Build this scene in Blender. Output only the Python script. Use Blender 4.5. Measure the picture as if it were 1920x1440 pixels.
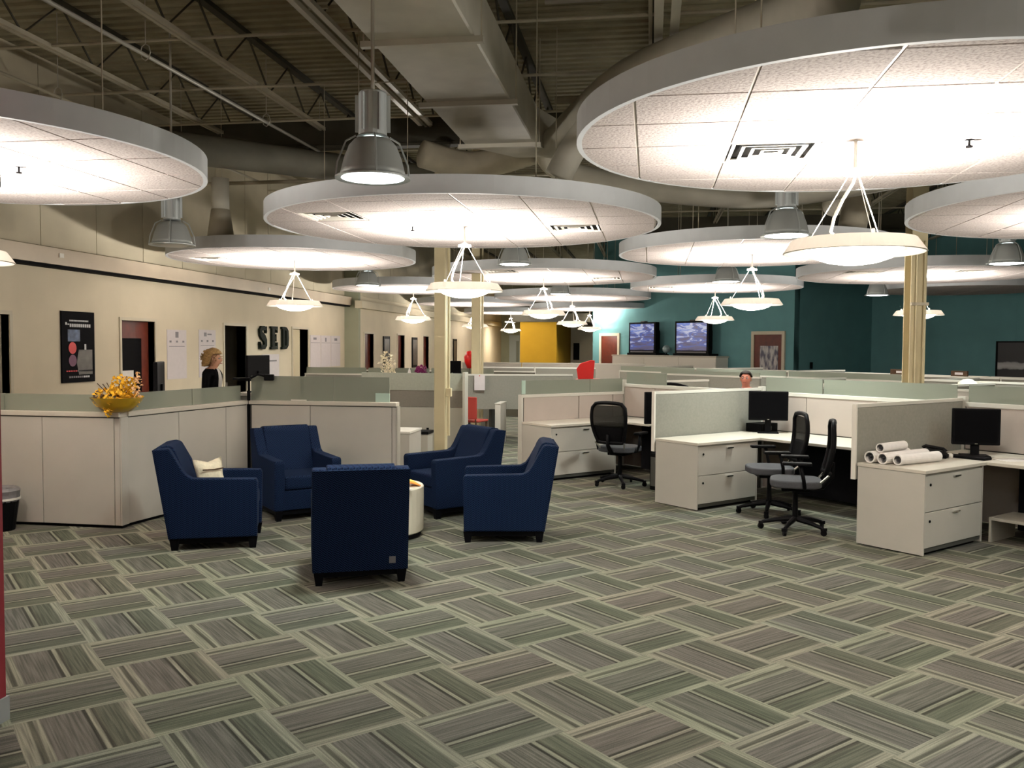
import bpy, bmesh, math, random
from mathutils import Vector, Matrix
random.seed(7)
for o in list(bpy.data.objects): bpy.data.objects.remove(o)
S = bpy.context.scene
COL = S.collection
PI = math.pi
# ------------------------------------------------------------------ camera
# world: +Y runs along the left (office) wall, X across the hall, Z up; metres
cam_d = bpy.data.cameras.new('camera'); cam = bpy.data.objects.new('camera', cam_d); COL.objects.link(cam)
cam_d.sensor_fit = 'HORIZONTAL'; cam_d.sensor_width = 36.0; cam_d.lens = 36.0 * 1650 / 1920
cam_d.clip_start = .05; cam_d.clip_end = 200
yaw, pitch, roll = math.radians(-8.92), math.radians(-2.47), .0058
fw = Vector((math.sin(yaw) * math.cos(pitch), math.cos(yaw) * math.cos(pitch), math.sin(pitch)))
r0 = Vector((math.cos(yaw), -math.sin(yaw), 0)); u0 = r0.cross(fw)
rt = r0 * math.cos(roll) + u0 * math.sin(roll); up = u0 * math.cos(roll) - r0 * math.sin(roll)
M = Matrix((rt, up, -fw)).transposed().to_4x4(); M.translation = (0, 0, 1.73)
cam.matrix_world = M
S.camera = cam
# ------------------------------------------------------------------ world, exposure
W = bpy.data.worlds.new('world'); S.world = W; W.use_nodes = True
W.node_tree.nodes['Background'].inputs[0].default_value = (.9, .85, .7, 1)
W.node_tree.nodes['Background'].inputs[1].default_value = .02
S.view_settings.view_transform = 'Standard'; S.view_settings.look = 'None'
S.view_settings.gamma = 1.0; S.view_settings.use_curve_mapping = False
S.view_settings.exposure = 0.1
UP_W, LENS_E, BAY_W, BAY_E = 250.0, 9.0, 60.0, 14.0      # pendant uplight, pendant glass, high-bay lamp, high-bay glass
# ------------------------------------------------------------------ materials
MATS = {}
def lin(c):
    return tuple((x / 255 / 12.92 if x / 255 <= .04045 else ((x / 255 + .055) / 1.055) ** 2.4) for x in c)
def mat(name, col, rough=.6, metal=0.0, var=.0, scale=6.0, bump=0.0, bscale=60.0, emit=0.0, ecol=None, alpha=1.0, spec=.4, sheen=0.0, trans=0.0):
    if name in MATS: return MATS[name]
    m = bpy.data.materials.new(name); m.use_nodes = True; MATS[name] = m
    nt = m.node_tree; b = nt.nodes['Principled BSDF']
    b.inputs['Base Color'].default_value = (*col, 1); b.inputs['Roughness'].default_value = rough
    b.inputs['Metallic'].default_value = metal; b.inputs['Specular IOR Level'].default_value = spec
    b.inputs['Alpha'].default_value = alpha; b.inputs['Sheen Weight'].default_value = sheen
    b.inputs['Transmission Weight'].default_value = trans
    tc = nt.nodes.new('ShaderNodeTexCoord')
    if var:
        n = nt.nodes.new('ShaderNodeTexNoise'); n.inputs['Scale'].default_value = scale; n.inputs['Detail'].default_value = 4
        nt.links.new(tc.outputs['Object'], n.inputs['Vector'])
        mr = nt.nodes.new('ShaderNodeMapRange'); mr.inputs['From Min'].default_value = .3; mr.inputs['From Max'].default_value = .7
        mr.inputs['To Min'].default_value = 1 - var; mr.inputs['To Max'].default_value = 1 + var
        nt.links.new(n.outputs['Fac'], mr.inputs['Value'])
        vm = nt.nodes.new('ShaderNodeVectorMath'); vm.operation = 'SCALE'; vm.inputs[0].default_value = col
        nt.links.new(mr.outputs['Result'], vm.inputs['Scale']); nt.links.new(vm.outputs[0], b.inputs['Base Color'])
    if bump:
        n2 = nt.nodes.new('ShaderNodeTexNoise'); n2.inputs['Scale'].default_value = bscale; n2.inputs['Detail'].default_value = 3
        nt.links.new(tc.outputs['Object'], n2.inputs['Vector'])
        bp = nt.nodes.new('ShaderNodeBump'); bp.inputs['Strength'].default_value = bump; bp.inputs['Distance'].default_value = .01
        nt.links.new(n2.outputs['Fac'], bp.inputs['Height']); nt.links.new(bp.outputs['Normal'], b.inputs['Normal'])
    if emit:
        b.inputs['Emission Color'].default_value = (*(ecol or col), 1); b.inputs['Emission Strength'].default_value = emit
    return m
class NG:
    """small node helper"""
    def __init__(s, m): s.nt = m.node_tree; s.b = s.nt.nodes['Principled BSDF']
    def n(s, t, **k):
        x = s.nt.nodes.new('ShaderNode' + t)
        for a, v in k.items(): setattr(x, a, v)
        return x
    def l(s, a, b): s.nt.links.new(a, b)
    def math(s, op, a, b=None, c=None):
        x = s.n('Math', operation=op)
        for i, v in enumerate((a, b, c)):
            if v is None: continue
            if isinstance(v, (int, float)): x.inputs[i].default_value = v
            else: s.l(v, x.inputs[i])
        return x.outputs[0]
    def ramp(s, fac, stops, interp='LINEAR'):
        r = s.n('ValToRGB'); cr = r.color_ramp; cr.interpolation = interp
        while len(cr.elements) > 1: cr.elements.remove(cr.elements[-1])
        cr.elements[0].position = stops[0][0]; cr.elements[0].color = (*stops[0][1], 1)
        for p, c in stops[1:]:
            e = cr.elements.new(p); e.color = (*c, 1)
        s.l(fac, r.inputs[0]); return r.outputs[0]
def carpet_mat():
    m = mat('carpet', (.2, .2, .15), rough=.95, spec=.1, bump=.35, bscale=220); g = NG(m)
    uv = g.n('UVMap'); sx = g.n('SeparateXYZ'); g.l(uv.outputs[0], sx.inputs[0])
    s, t = sx.outputs[0], sx.outputs[1]
    oi = g.n('ObjectInfo'); at = g.n('Attribute', attribute_name='rnd')
    rnd = g.math('FRACT', g.math('ADD', oi.outputs['Random'], at.outputs['Fac']))
    # stripe edges wander a little from tile to tile
    s2 = g.math('ADD', s, g.math('MULTIPLY', g.math('SUBTRACT', rnd, .5), .05))
    L, Bo, G, D = (.175, .172, .130), (.092, .089, .074), (.074, .079, .057), (.030, .030, .022)
    D2 = (.066, .066, .048)
    stripe = g.ramp(s2, [(0, L), (.115, L), (.13, D2), (.165, D2), (.178, L), (.215, L), (.235, Bo), (.57, Bo), (.585, D), (.605, D), (.615, L), (.645, L), (.66, D), (.69, D2), (.71, G), (.90, G), (.925, L), (1, L)])
    nz = g.n('TexNoise', noise_dimensions='2D'); nz.inputs['Scale'].default_value = 1; nz.inputs['Detail'].default_value = 1
    cb = g.n('CombineXYZ'); g.l(g.math('MULTIPLY', s, 46), cb.inputs[0]); g.l(g.math('ADD', g.math('MULTIPLY', rnd, 57), g.math('MULTIPLY', t, 1.4)), cb.inputs[1])
    g.l(cb.outputs[0], nz.inputs['Vector'])
    k = g.n('MapRange'); k.inputs[1].default_value = .3; k.inputs[2].default_value = .7; k.inputs[3].default_value = .70; k.inputs[4].default_value = 1.28
    g.l(nz.outputs['Fac'], k.inputs[0])
    geo = g.n('NewGeometry'); gr = g.n('TexNoise'); gr.inputs['Scale'].default_value = 180; gr.inputs['Detail'].default_value = 2
    g.l(geo.outputs['Position'], gr.inputs['Vector'])
    k2 = g.n('MapRange'); k2.inputs[1].default_value = .3; k2.inputs[2].default_value = .7; k2.inputs[3].default_value = .85; k2.inputs[4].default_value = 1.15
    g.l(gr.outputs['Fac'], k2.inputs[0])
    tint = g.ramp(rnd, [(0, (1.0, .98, .98)), (.35, (.95, 1.0, .96)), (.7, (1.03, .97, .98)), (1, (.93, .98, 1.0))])
    mx = g.n('Mix', data_type='RGBA', blend_type='MULTIPLY'); mx.inputs[0].default_value = 1
    g.l(stripe, mx.inputs[6]); g.l(tint, mx.inputs[7])
    v = g.n('VectorMath', operation='SCALE'); g.l(mx.outputs[2], v.inputs[0]); g.l(g.math('MULTIPLY', k.outputs[0], k2.outputs[0]), v.inputs['Scale'])
    g.l(v.outputs[0], g.b.inputs['Base Color'])
    return m
def chevron_mat():
    m = mat('blue_chevron', (.02, .04, .12), rough=.9, spec=.05); g = NG(m)
    tc = g.n('TexCoord'); sx = g.n('SeparateXYZ'); g.l(tc.outputs['Object'], sx.inputs[0])
    hor = g.math('ADD', sx.outputs[0], sx.outputs[1])
    zig = g.math('ABSOLUTE', g.math('SUBTRACT', g.math('FRACT', g.math('MULTIPLY', hor, 22)), .5))
    ver = g.math('ADD', sx.outputs[2], g.math('MULTIPLY', zig, .035))
    st = g.math('FRACT', g.math('MULTIPLY', ver, 62))
    c = g.ramp(st, [(0, (.002, .0035, .015)), (.42, (.002, .0035, .015)), (.52, (.010, .022, .052)), (.92, (.010, .022, .052)), (1, (.002, .0035, .015))])
    g.l(c, g.b.inputs['Base Color']); return m
def tile_mat():
    m = mat('acoustic_tile', (.62, .57, .52), rough=.95, spec=.1); g = NG(m)
    tc = g.n('TexCoord'); n = g.n('TexNoise'); n.inputs['Scale'].default_value = 55; n.inputs['Detail'].default_value = 3
    g.l(tc.outputs['Object'], n.inputs['Vector'])
    c = g.ramp(n.outputs['Fac'], [(.32, (.31, .265, .25)), (.5, (.46, .41, .39)), (.7, (.53, .48, .46))])
    g.l(c, g.b.inputs['Base Color'])
    bp = g.n('Bump'); bp.inputs['Strength'].default_value = .4; bp.inputs['Distance'].default_value = .01
    g.l(n.outputs['Fac'], bp.inputs['Height']); g.l(bp.outputs['Normal'], g.b.inputs['Normal']); return m
def sky_screen_mat():
    m = mat('screen_picture', (0, 0, 0), rough=.3); g = NG(m)
    tc = g.n('TexCoord'); mp = g.n('Mapping'); mp.inputs['Scale'].default_value = (1.2, 1, 4.5); g.l(tc.outputs['Object'], mp.inputs[0])
    n = g.n('TexNoise'); n.inputs['Scale'].default_value = 1.6; n.inputs['Detail'].default_value = 4; n.inputs['Distortion'].default_value = .8
    g.l(mp.outputs[0], n.inputs['Vector'])
    sx = g.n('SeparateXYZ'); g.l(tc.outputs['Object'], sx.inputs[0])
    f = g.math('ADD', n.outputs['Fac'], g.math('MULTIPLY', g.math('SUBTRACT', sx.outputs[2], .35), .28))
    c = g.ramp(f, [(.3, (.10, .09, .16)), (.5, (.16, .14, .26)), (.6, (.10, .16, .55)), (.66, (.7, .72, .9)), (.75, (.15, .25, .75))])
    g.l(c, g.b.inputs['Emission Color']); g.b.inputs['Emission Strength'].default_value = .6; return m
def lace_mat():
    m = mat('frosted_window', (.3, .3, .3), rough=.4); g = NG(m)
    tc = g.n('TexCoord'); n = g.n('TexNoise'); n.inputs['Scale'].default_value = 5; n.inputs['Detail'].default_value = 3
    mp = g.n('Mapping'); mp.inputs['Scale'].default_value = (2.2, 1, .7); g.l(tc.outputs['Object'], mp.inputs[0]); g.l(mp.outputs[0], n.inputs['Vector'])
    c = g.ramp(n.outputs['Fac'], [(.4, (.08, .08, .12)), (.6, (.50, .48, .47))]); g.l(c, g.b.inputs['Base Color']); return m
def whale_mat():
    m = mat('night_print', (.01, .01, .012), rough=.4); g = NG(m)
    tc = g.n('TexCoord'); sx = g.n('SeparateXYZ'); g.l(tc.outputs['Object'], sx.inputs[0])
    n = g.n('TexNoise'); n.inputs['Scale'].default_value = 2.2; n.inputs['Detail'].default_value = 5; g.l(tc.outputs['Object'], n.inputs['Vector'])
    d = g.math('ABSOLUTE', g.math('SUBTRACT', sx.outputs[2], g.math('ADD', .22, g.math('MULTIPLY', n.outputs['Fac'], .25))))
    c = g.ramp(d, [(0, (.5, .5, .5)), (.07, (.4, .4, .4)), (.11, (.008, .008, .01))]); g.l(c, g.b.inputs['Base Color']); return m
M_carpet = carpet_mat(); M_chev = chevron_mat(); M_tile = tile_mat(); M_screen = sky_screen_mat(); M_lace = lace_mat(); M_whale = whale_mat()
M_wall = mat('beige_paint', (.64, .565, .425), rough=.85, var=.05, scale=1.5, spec=.2)
M_wall2 = mat('beige_panel', (.58, .52, .39), rough=.85, var=.06, scale=2, spec=.2)
M_teal = mat('teal_paint', (.135, .305, .32), rough=.8, var=.06, scale=2, spec=.2)
M_yellow = mat('mustard_paint', (.50, .29, .02), rough=.8, var=.05, scale=2, spec=.2)
M_green = mat('sage_paint', (.30, .31, .22), rough=.85, var=.05, scale=2)
M_red_wall = mat('red_paint', (.16, .006, .012), rough=.7, var=.08, scale=5)
M_grey_base = mat('grey_vinyl', (.22, .23, .23), rough=.6)
M_deck = mat('roof_deck', (.38, .34, .23), rough=.8, var=.12, scale=3)
M_steel = mat('grey_steel_paint', (.52, .47, .36), rough=.7, var=.1, scale=4)
M_steel_dk = mat('dark_steel', (.07, .064, .045), rough=.7, var=.1, scale=4)
M_duct = mat('duct_paint', (.60, .57, .48), rough=.6, var=.08, scale=3)
M_conduit = mat('conduit', (.55, .52, .46), rough=.4, metal=.3)
M_rim = mat('disc_edge', (.56, .58, .60), rough=.7, var=.03)
M_bar = mat('ceiling_grid_bar', (.60, .55, .50), rough=.6)
M_white = mat('white_enamel', (.78, .74, .66), rough=.4)
M_cord = mat('white_cord', (.5, .48, .44), rough=.5)
M_lens = mat('lamp_glass', (.95, .92, .84), rough=.3, emit=LENS_E, ecol=(1, .93, .80))
M_bayon = mat('bay_glass', (.9, .95, .95), rough=.3, emit=BAY_E, ecol=(.94, 1, .97))
M_bayoff = mat('bay_glass_unlit', (.35, .36, .33), rough=.3)
M_alu = mat('spun_aluminium', (.5, .53, .53), rough=.38, metal=.5)
M_alu_dk = mat('smoked_reflector', (.36, .38, .37), rough=.45, metal=.15)
M_cream = mat('cream_column', (.62, .54, .34), rough=.6, var=.05, scale=3)
M_lam = mat('warm_white_laminate', (.47, .445, .39), rough=.5, var=.03, scale=3)
M_lam_side = mat('grey_laminate', (.41, .39, .33), rough=.5, var=.03, scale=3)
M_top = mat('worktop_laminate', (.56, .52, .44), rough=.45, var=.02)
M_pink = mat('blush_tile', (.42, .365, .32), rough=.7, var=.03, scale=4)
M_fab = mat('grey_panel_fabric', (.245, .24, .205), rough=.95, var=.06, scale=40, bump=.2, bscale=300, spec=.1)
M_fab_dk = mat('taupe_panel_fabric', (.19, .175, .145), rough=.95, var=.06, scale=40, bump=.2, bscale=300, spec=.1)
M_cap = mat('panel_trim', (.62, .60, .53), rough=.45)
M_kick = mat('black_plinth', (.006, .006, .007), rough=.8, spec=.05)
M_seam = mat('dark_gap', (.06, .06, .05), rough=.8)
M_black = mat('black_plastic', (.0035, .0035, .004), rough=.55, spec=.06)
M_black2 = mat('black_mesh', (.010, .010, .009), rough=.8, var=.3, scale=300, spec=.06)
M_seat = mat('charcoal_seat', (.045, .047, .052), rough=.9, var=.1, scale=80, bump=.3, bscale=400)
M_chrome = mat('chrome', (.7, .7, .68), rough=.2, metal=1)
M_glass = mat('frosted_glass', (.27, .295, .235), rough=.4, alpha=.72, spec=.3)
M_glass_edge = mat('glass_edge', (.50, .66, .56), rough=.2, alpha=.9)
M_paper = mat('paper', (.62, .57, .57), rough=.9, var=.03, scale=12)
M_white_paper = mat('white_paper', (.80, .76, .72), rough=.9, var=.04, scale=20)
M_wood = mat('mahogany', (.095, .016, .007), rough=.45, var=.25, scale=7)
M_wood_frame = mat('beige_door_frame', (.56, .50, .38), rough=.6)
M_dark_room = mat('unlit_room', (.006, .0055, .006), rough=.9, spec=.02)  # near-black colour stands in for the darkness of the unlit offices
M_navy_legs = mat('black_wood', (.003, .003, .004), rough=.6, spec=.06)
M_cushion = mat('cream_cushion', (.62, .55, .40), rough=.95, var=.12, scale=25, bump=.4)
M_table = mat('white_table', (.68, .63, .50), rough=.4)
M_screen_off = mat('screen_off', (.0015, .0015, .002), rough=.6, spec=.04)
M_skin = mat('skin', (.55, .30, .19), rough=.55, var=.05, scale=30)
M_hair = mat('blonde_hair', (.36, .22, .08), rough=.7, var=.35, scale=60, bump=.6, bscale=150)
M_hair_dk = mat('black_hair', (.012, .010, .009), rough=.7)
M_jacket = mat('black_jacket', (.004, .004, .005), rough=.9, spec=.04)
M_shirt = mat('white_shirt', (.7, .68, .65), rough=.8)
M_petal = mat('yellow_petal', (.72, .40, .015), rough=.7, var=.35, scale=30)
M_bowl = mat('amber_glass', (.55, .38, .02), rough=.2, alpha=.62)
M_twig = mat('brown_twig', (.06, .03, .012), rough=.8)
M_redplastic = mat('red_plastic', (.60, .010, .008), rough=.35)
M_orange = mat('orange_paper', (.80, .28, .05), rough=.7, var=.2, scale=30)
M_bag = mat('bin_bag', (.20, .19, .19), rough=.35, alpha=.9, bump=.6, bscale=25)
M_purple = mat('purple_petal', (.20, .012, .10), rough=.7, var=.3, scale=30)
M_ivory = mat('ivory_petal', (.75, .66, .48), rough=.7, var=.2, scale=30)
M_leaf = mat('green_leaf', (.04, .07, .02), rough=.7)
M_tv = mat('television_case', (.003, .0035, .004), rough=.5, spec=.08)
M_letter = mat('black_green_letter', (.008, .012, .008), rough=.7, spec=.1)
M_pic = mat('dark_picture', (.035, .03, .025), rough=.4, var=.5, scale=9)
M_poster = mat('poster_black', (.0025, .0025, .0035), rough=.7, spec=.04)
M_bluegrey = mat('poster_blue', (.06, .09, .16), rough=.5, var=.5, scale=12)
M_redprint = mat('poster_red', (.55, .05, .05), rough=.5)
M_plum = mat('poster_plum', (.12, .04, .08), rough=.5)
M_greyprint = mat('poster_grey', (.10, .095, .085), rough=.5, var=.2, scale=8)
M_whiteprint = mat('poster_white', (.55, .55, .55), rough=.5)
M_inkgrey = mat('grey_ink', (.20, .19, .20), rough=.8)
M_shelf = mat('tan_shelf', (.42, .37, .28), rough=.7)
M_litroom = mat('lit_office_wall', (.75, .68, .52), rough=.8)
# ------------------------------------------------------------------ mesh builder
class MB:
    def __init__(s): s.v = []; s.f = []
    def quadbox(s, pts8):
        b = len(s.v); s.v += [tuple(p) for p in pts8]
        s.f += [tuple(b + i for i in q) for q in ((3, 2, 1, 0), (4, 5, 6, 7), (0, 1, 5, 4), (1, 2, 6, 5), (2, 3, 7, 6), (3, 0, 4, 7))]
        return s
    def box(s, x0, x1, y0, y1, z0, z1):
        return s.quadbox([(x0, y0, z0), (x1, y0, z0), (x1, y1, z0), (x0, y1, z0), (x0, y0, z1), (x1, y0, z1), (x1, y1, z1), (x0, y1, z1)])
    def prism(s, poly, a0, a1, axis='x'):
        """extrude a 2-D polygon; axis x: poly in (y,z); y: (x,z); z: (x,y)"""
        n = len(poly); b = len(s.v)
        def P(p, a): return {'x': (a, p[0], p[1]), 'y': (p[0], a, p[1]), 'z': (p[0], p[1], a)}[axis]
        s.v += [P(p, a0) for p in poly] + [P(p, a1) for p in poly]
        s.f.append(tuple(range(b + n - 1, b - 1, -1))); s.f.append(tuple(range(b + n, b + 2 * n)))
        for i in range(n):
            j = (i + 1) % n; s.f.append((b + i, b + j, b + n + j, b + n + i))
        return s
    def tube(s, path, r, n=8, closed=False, cap=True):
        path = [Vector(p) for p in path]; m = len(path); rs = r if isinstance(r, (list, tuple)) else [r] * m
        b = len(s.v); prev = None
        for i, p in enumerate(path):
            if closed: d = path[(i + 1) % m] - path[i - 1]
            else: d = path[min(i + 1, m - 1)] - path[max(i - 1, 0)]
            d.normalize()
            ref = Vector((0, 0, 1)) if abs(d.z) < .9 else Vector((1, 0, 0))
            if prev is None: a = d.cross(ref).normalized()
            else:
                a = prev - d * prev.dot(d)
                a = a.normalized() if a.length > 1e-6 else d.cross(ref).normalized()
            prev = a; c = d.cross(a)
            for k in range(n):
                t = 2 * PI * k / n; s.v.append(tuple(p + (a * math.cos(t) + c * math.sin(t)) * rs[i]))
        for i in range(m if closed else m - 1):
            i2 = (i + 1) % m
            for k in range(n):
                k2 = (k + 1) % n; s.f.append((b + i * n + k, b + i * n + k2, b + i2 * n + k2, b + i2 * n + k))
        if cap and not closed:
            s.f.append(tuple(range(b + n - 1, b - 1, -1))); s.f.append(tuple(range(b + (m - 1) * n, b + m * n)))
        return s
    def lathe(s, prof, n=24, c=(0, 0), closed=False):
        """profile [(r,z)...] revolved about z; r=0 ends become poles"""
        b = len(s.v); rings = []
        for r, z in prof:
            if r < 1e-6: rings.append([len(s.v)]); s.v.append((c[0], c[1], z))
            else:
                rings.append(list(range(len(s.v), len(s.v) + n)))
                s.v += [(c[0] + r * math.cos(2 * PI * k / n), c[1] + r * math.sin(2 * PI * k / n), z) for k in range(n)]
        pairs = list(zip(rings[:-1], rings[1:])) + ([(rings[-1], rings[0])] if closed else [])
        for A_, B_ in pairs:
            for k in range(n):
                k2 = (k + 1) % n
                if len(A_) == 1 and len(B_) == 1: continue
                if len(A_) == 1: s.f.append((A_[0], B_[k2], B_[k]))
                elif len(B_) == 1: s.f.append((A_[k], A_[k2], B_[0]))
                else: s.f.append((A_[k], A_[k2], B_[k2], B_[k]))
        return s
    def mesh(s, name, m, bevel=0, seg=2, smooth=False):
        me = bpy.data.meshes.new(name); me.from_pydata(s.v, [], s.f); me.validate()
        bm = bmesh.new(); bm.from_mesh(me)
        if bevel: bmesh.ops.bevel(bm, geom=list(bm.edges), offset=bevel, segments=seg, affect='EDGES', profile=.5)
        bmesh.ops.recalc_face_normals(bm, faces=bm.faces)
        bm.to_mesh(me); bm.free()
        if smooth:
            for p in me.polygons: p.use_smooth = True
        for x in (m if isinstance(m, (list, tuple)) else [m]): me.materials.append(x)
        return me
    def build(s, name, m, parent=None, bevel=0, seg=2, smooth=False, loc=None, rot=None):
        return place(name, s.mesh(name, m, bevel, seg, smooth), parent, loc, rot)
def place(name, me, parent=None, loc=None, rot=None):
    o = bpy.data.objects.new(name, me); COL.objects.link(o)
    if parent is not None: o.parent = parent
    if loc is not None: o.location = loc
    if rot is not None: o.rotation_euler = rot if hasattr(rot, '__len__') else (0, 0, rot)
    return o
def tag(o, label, cat, group=None):
    o['label'] = label; o['category'] = cat
    if group: o['group'] = group
    return o
def thing(name, label, cat, loc=(0, 0, 0), rz=0.0, group=None):
    o = bpy.data.objects.new(name, None); COL.objects.link(o); o.empty_display_size = .1
    o.location = loc; o.rotation_euler = (0, 0, rz)
    return tag(o, label, cat, group)
def struct(o, label=None):
    o['kind'] = 'structure'
    if label: o['label'] = label
    return o
def snode(name, loc=(0, 0, 0), rz=0.0, label=None):
    o = bpy.data.objects.new(name, None); COL.objects.link(o); o.location = loc; o.rotation_euler = (0, 0, rz)
    return struct(o, label)
def copy_tree(o, parent=None):
    c = o.copy(); COL.objects.link(c); c.parent = parent
    for ch in list(o.children): copy_tree(ch, c)
    return c
def clone(o, loc, rz=0.0, label=None, group=None):
    c = copy_tree(o); c.location = loc; c.rotation_euler = (0, 0, rz)
    if label: c['label'] = label
    if group: c['group'] = group
    return c
def light(name, kind, parent, loc, energy, color, size=.3, rot=(0, 0, 0), angle=None, blend=.6):
    d = bpy.data.lights.new(name, kind); d.energy = energy; d.color = color
    if kind == 'AREA': d.shape = 'DISK'; d.size = size
    else: d.shadow_soft_size = size
    if angle: d.spot_size = angle; d.spot_blend = blend
    o = bpy.data.objects.new(name, d); COL.objects.link(o); o.parent = parent; o.location = loc; o.rotation_euler = rot
    return o
def face(fx, fy): return math.atan2(-fx, fy)      # rotation that turns local +Y to (fx, fy)
A_ = Vector((.70711, .70711, 0)); B_ = Vector((.70711, -.70711, 0))
RZ_A = math.radians(45); RZ_B = math.radians(-45)  # local +X along A / along B
# ================================================================== SETTING
HD = 5.6                                   # underside of the roof deck
# ---- floor: slab + carpet tiles (0.5 m, quarter turned), laid at 45 degrees
floor = struct(MB().box(-12.5, 20, -4.2, 49, -.2, -.008).build('floor', M_grey_base), 'office floor laid with striped green and grey carpet tiles')
TS = .5
def tile_corner(i, j): return (A_ * (i + 5.966) + B_ * (j - 7.99)) * TS
def tile_mesh():
    mb = MB().box(0, TS, 0, TS, -.008, 0); me = mb.mesh('carpet_tile', M_carpet)
    uv = me.uv_layers.new(name='UVMap')
    for p in me.polygons:
        for li in p.loop_indices:
            v = me.vertices[me.loops[li].vertex_index].co; uv.data[li].uv = (v.x / TS, v.y / TS)
    return me
TILE = tile_mesh()
cells = []
def inroom(p): return -8.15 < p.x < 15.5 and -3.9 < p.y < 45.5 and p.x + p.y < 36
for i in range(-40, 70):
    for j in range(-70, 40):
        c = tile_corner(i + .5, j + .5)
        if not inroom(c): continue
        q = M.inverted() @ c
        dep = -q.z
        vis = dep > 2.6 and abs(q.x / dep) < .63 and c.y < 12.5
        cells.append((0 if vis else 1, c.length, i, j))
cells.sort()
rest_v, rest_f, rest_uv, rest_r = [], [], [], []
for k, (nv, dist, i, j) in enumerate(cells):
    even = (i + j) % 2 == 0                # even: stripes run along B, light band on the -A side
    p = tile_corner(i, j)
    if k < 300:
        # local x = across the stripes; A tiles are turned so that x runs along B
        if even: place('carpet_tile', TILE, floor, tile_corner(i, j + 1), RZ_A)          # x->A, y->-B
        else: place('carpet_tile', TILE, floor, tile_corner(i, j), RZ_B)                 # x->B, y->A
    else:
        b = len(rest_v)
        c4 = [tile_corner(i, j), tile_corner(i + 1, j), tile_corner(i + 1, j + 1), tile_corner(i, j + 1)]
        rest_v += [tuple(v) for v in c4]; rest_f.append((b + 3, b + 2, b + 1, b))
        u4 = [(0, 1), (1, 1), (1, 0), (0, 0)] if even else [(0, 0), (0, 1), (1, 1), (1, 0)]
        rest_uv += [u4[3], u4[2], u4[1], u4[0]]; rest_r.append(random.random())
me = bpy.data.meshes.new('carpet_tiles'); me.from_pydata(rest_v, [], rest_f)
uv = me.uv_layers.new(name='UVMap')
for li, u in enumerate(rest_uv): uv.data[li].uv = u
at = me.attributes.new('rnd', 'FLOAT', 'FACE')
for fi, r in enumerate(rest_r): at.data[fi].value = r
me.materials.append(M_carpet)
o = place('carpet_tiles', me, floor); o['kind'] = 'stuff'
# ---- left wall (x = -8.2), beam, upper panels
def notch_wall(y0, y1, z1, doors, x0, x1, name, m, label):
    poly = [(y0, 0)]
    for a, b, h in doors: poly += [(a, 0), (a, h), (b, h), (b, 0)]
    poly += [(y1, 0), (y1, z1), (y0, z1)]
    return struct(MB().prism(poly, x0, x1, 'x').build(name, m), label)
DOORS_L = [(9.2, 10.25, 2.1), (12.69, 13.63, 2.1), (16.07, 17.0, 2.1), (19.38, 20.3, 2.1)]
wall_left = notch_wall(-4, 22.9, HD, DOORS_L, -8.4, -8.2, 'wall_left', M_wall, 'long beige office wall with doors on the left of the hall')
struct(MB().box(-8.4, -7.8, 22.9, 23.05, 0, HD).build('wall_left_return', M_green), 'end face where the beige office wall steps out, its shade painted olive')  # olive colour carries the darker tone of this differently lit face
DOORS_F = [(23.37, 24.18, 2.05), (26.59, 27.35, 2.05), (29.71, 30.5, 2.05)]
wall_far_left = notch_wall(23.05, 46, HD, DOORS_F, -8.0, -7.8, 'wall_left_far', M_wall, 'far stretch of beige wall with small doors and pictures')
for k in range(13):
    y = 7.2 + k * 1.22
    if y + 1.2 > 22.9: break
    MB().box(-8.2, -8.175, y, y + 1.205, 3.06, HD - .1).build('wall_panel', M_wall2, wall_left)
for k in range(12):
    y = 23.1 + k * 1.5
    MB().box(-7.8, -7.775, y, y + 1.485, 3.06, HD - .1).build('wall_panel', M_wall2, wall_far_left)
struct(MB().box(-8.2, -7.98, 4, 22.85, 2.80, 3.02).build('trim_1', mat('pink_beige_band', (.60, .50, .38), rough=.45, var=.12, scale=1.3)), 'pale horizontal band along the top of the office wall')
struct(MB().box(-8.2, -8.02, 4, 22.85, 2.765, 2.80).build('trim_2', M_kick), 'thin black strip under the pale wall band')
struct(MB().box(-7.8, -7.6, 22.6, 45, 2.72, 2.92).build('trim_3', M_wall2), 'pale band over the far office doors')
for y, z in ((10.95, 2.93), (17.6, 2.9)):
    MB().box(-7.98, -7.965, y, y + .09, z - .03, z + .03).build('band_clip', M_white, bpy.data.objects['trim_1'])
# offices behind the left doors
wo = struct(MB().box(-11.6, -11.5, 4, 46, 0, 3).build('wall_office_back', M_dark_room), 'office back wall painted near-black as unlit, seen through the doors')
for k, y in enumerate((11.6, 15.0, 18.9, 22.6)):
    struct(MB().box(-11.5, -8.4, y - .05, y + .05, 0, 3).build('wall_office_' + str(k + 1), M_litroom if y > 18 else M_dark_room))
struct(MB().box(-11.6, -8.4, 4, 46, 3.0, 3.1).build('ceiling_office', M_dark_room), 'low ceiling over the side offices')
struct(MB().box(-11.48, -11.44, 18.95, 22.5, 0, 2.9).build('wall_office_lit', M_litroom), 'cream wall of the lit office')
def framed(parent, a, b, h, x, t=.05, m=M_wood_frame, dx=.02):
    MB().box(x - .2, x + dx, a - t, a, 0, h + t).build('jamb', m, parent)
    MB().box(x - .2, x + dx, b, b + t, 0, h + t).build('jamb', m, parent)
    MB().box(x - .2, x + dx, a, b, h, h + t).build('header', m, parent)
dn = 0
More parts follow.
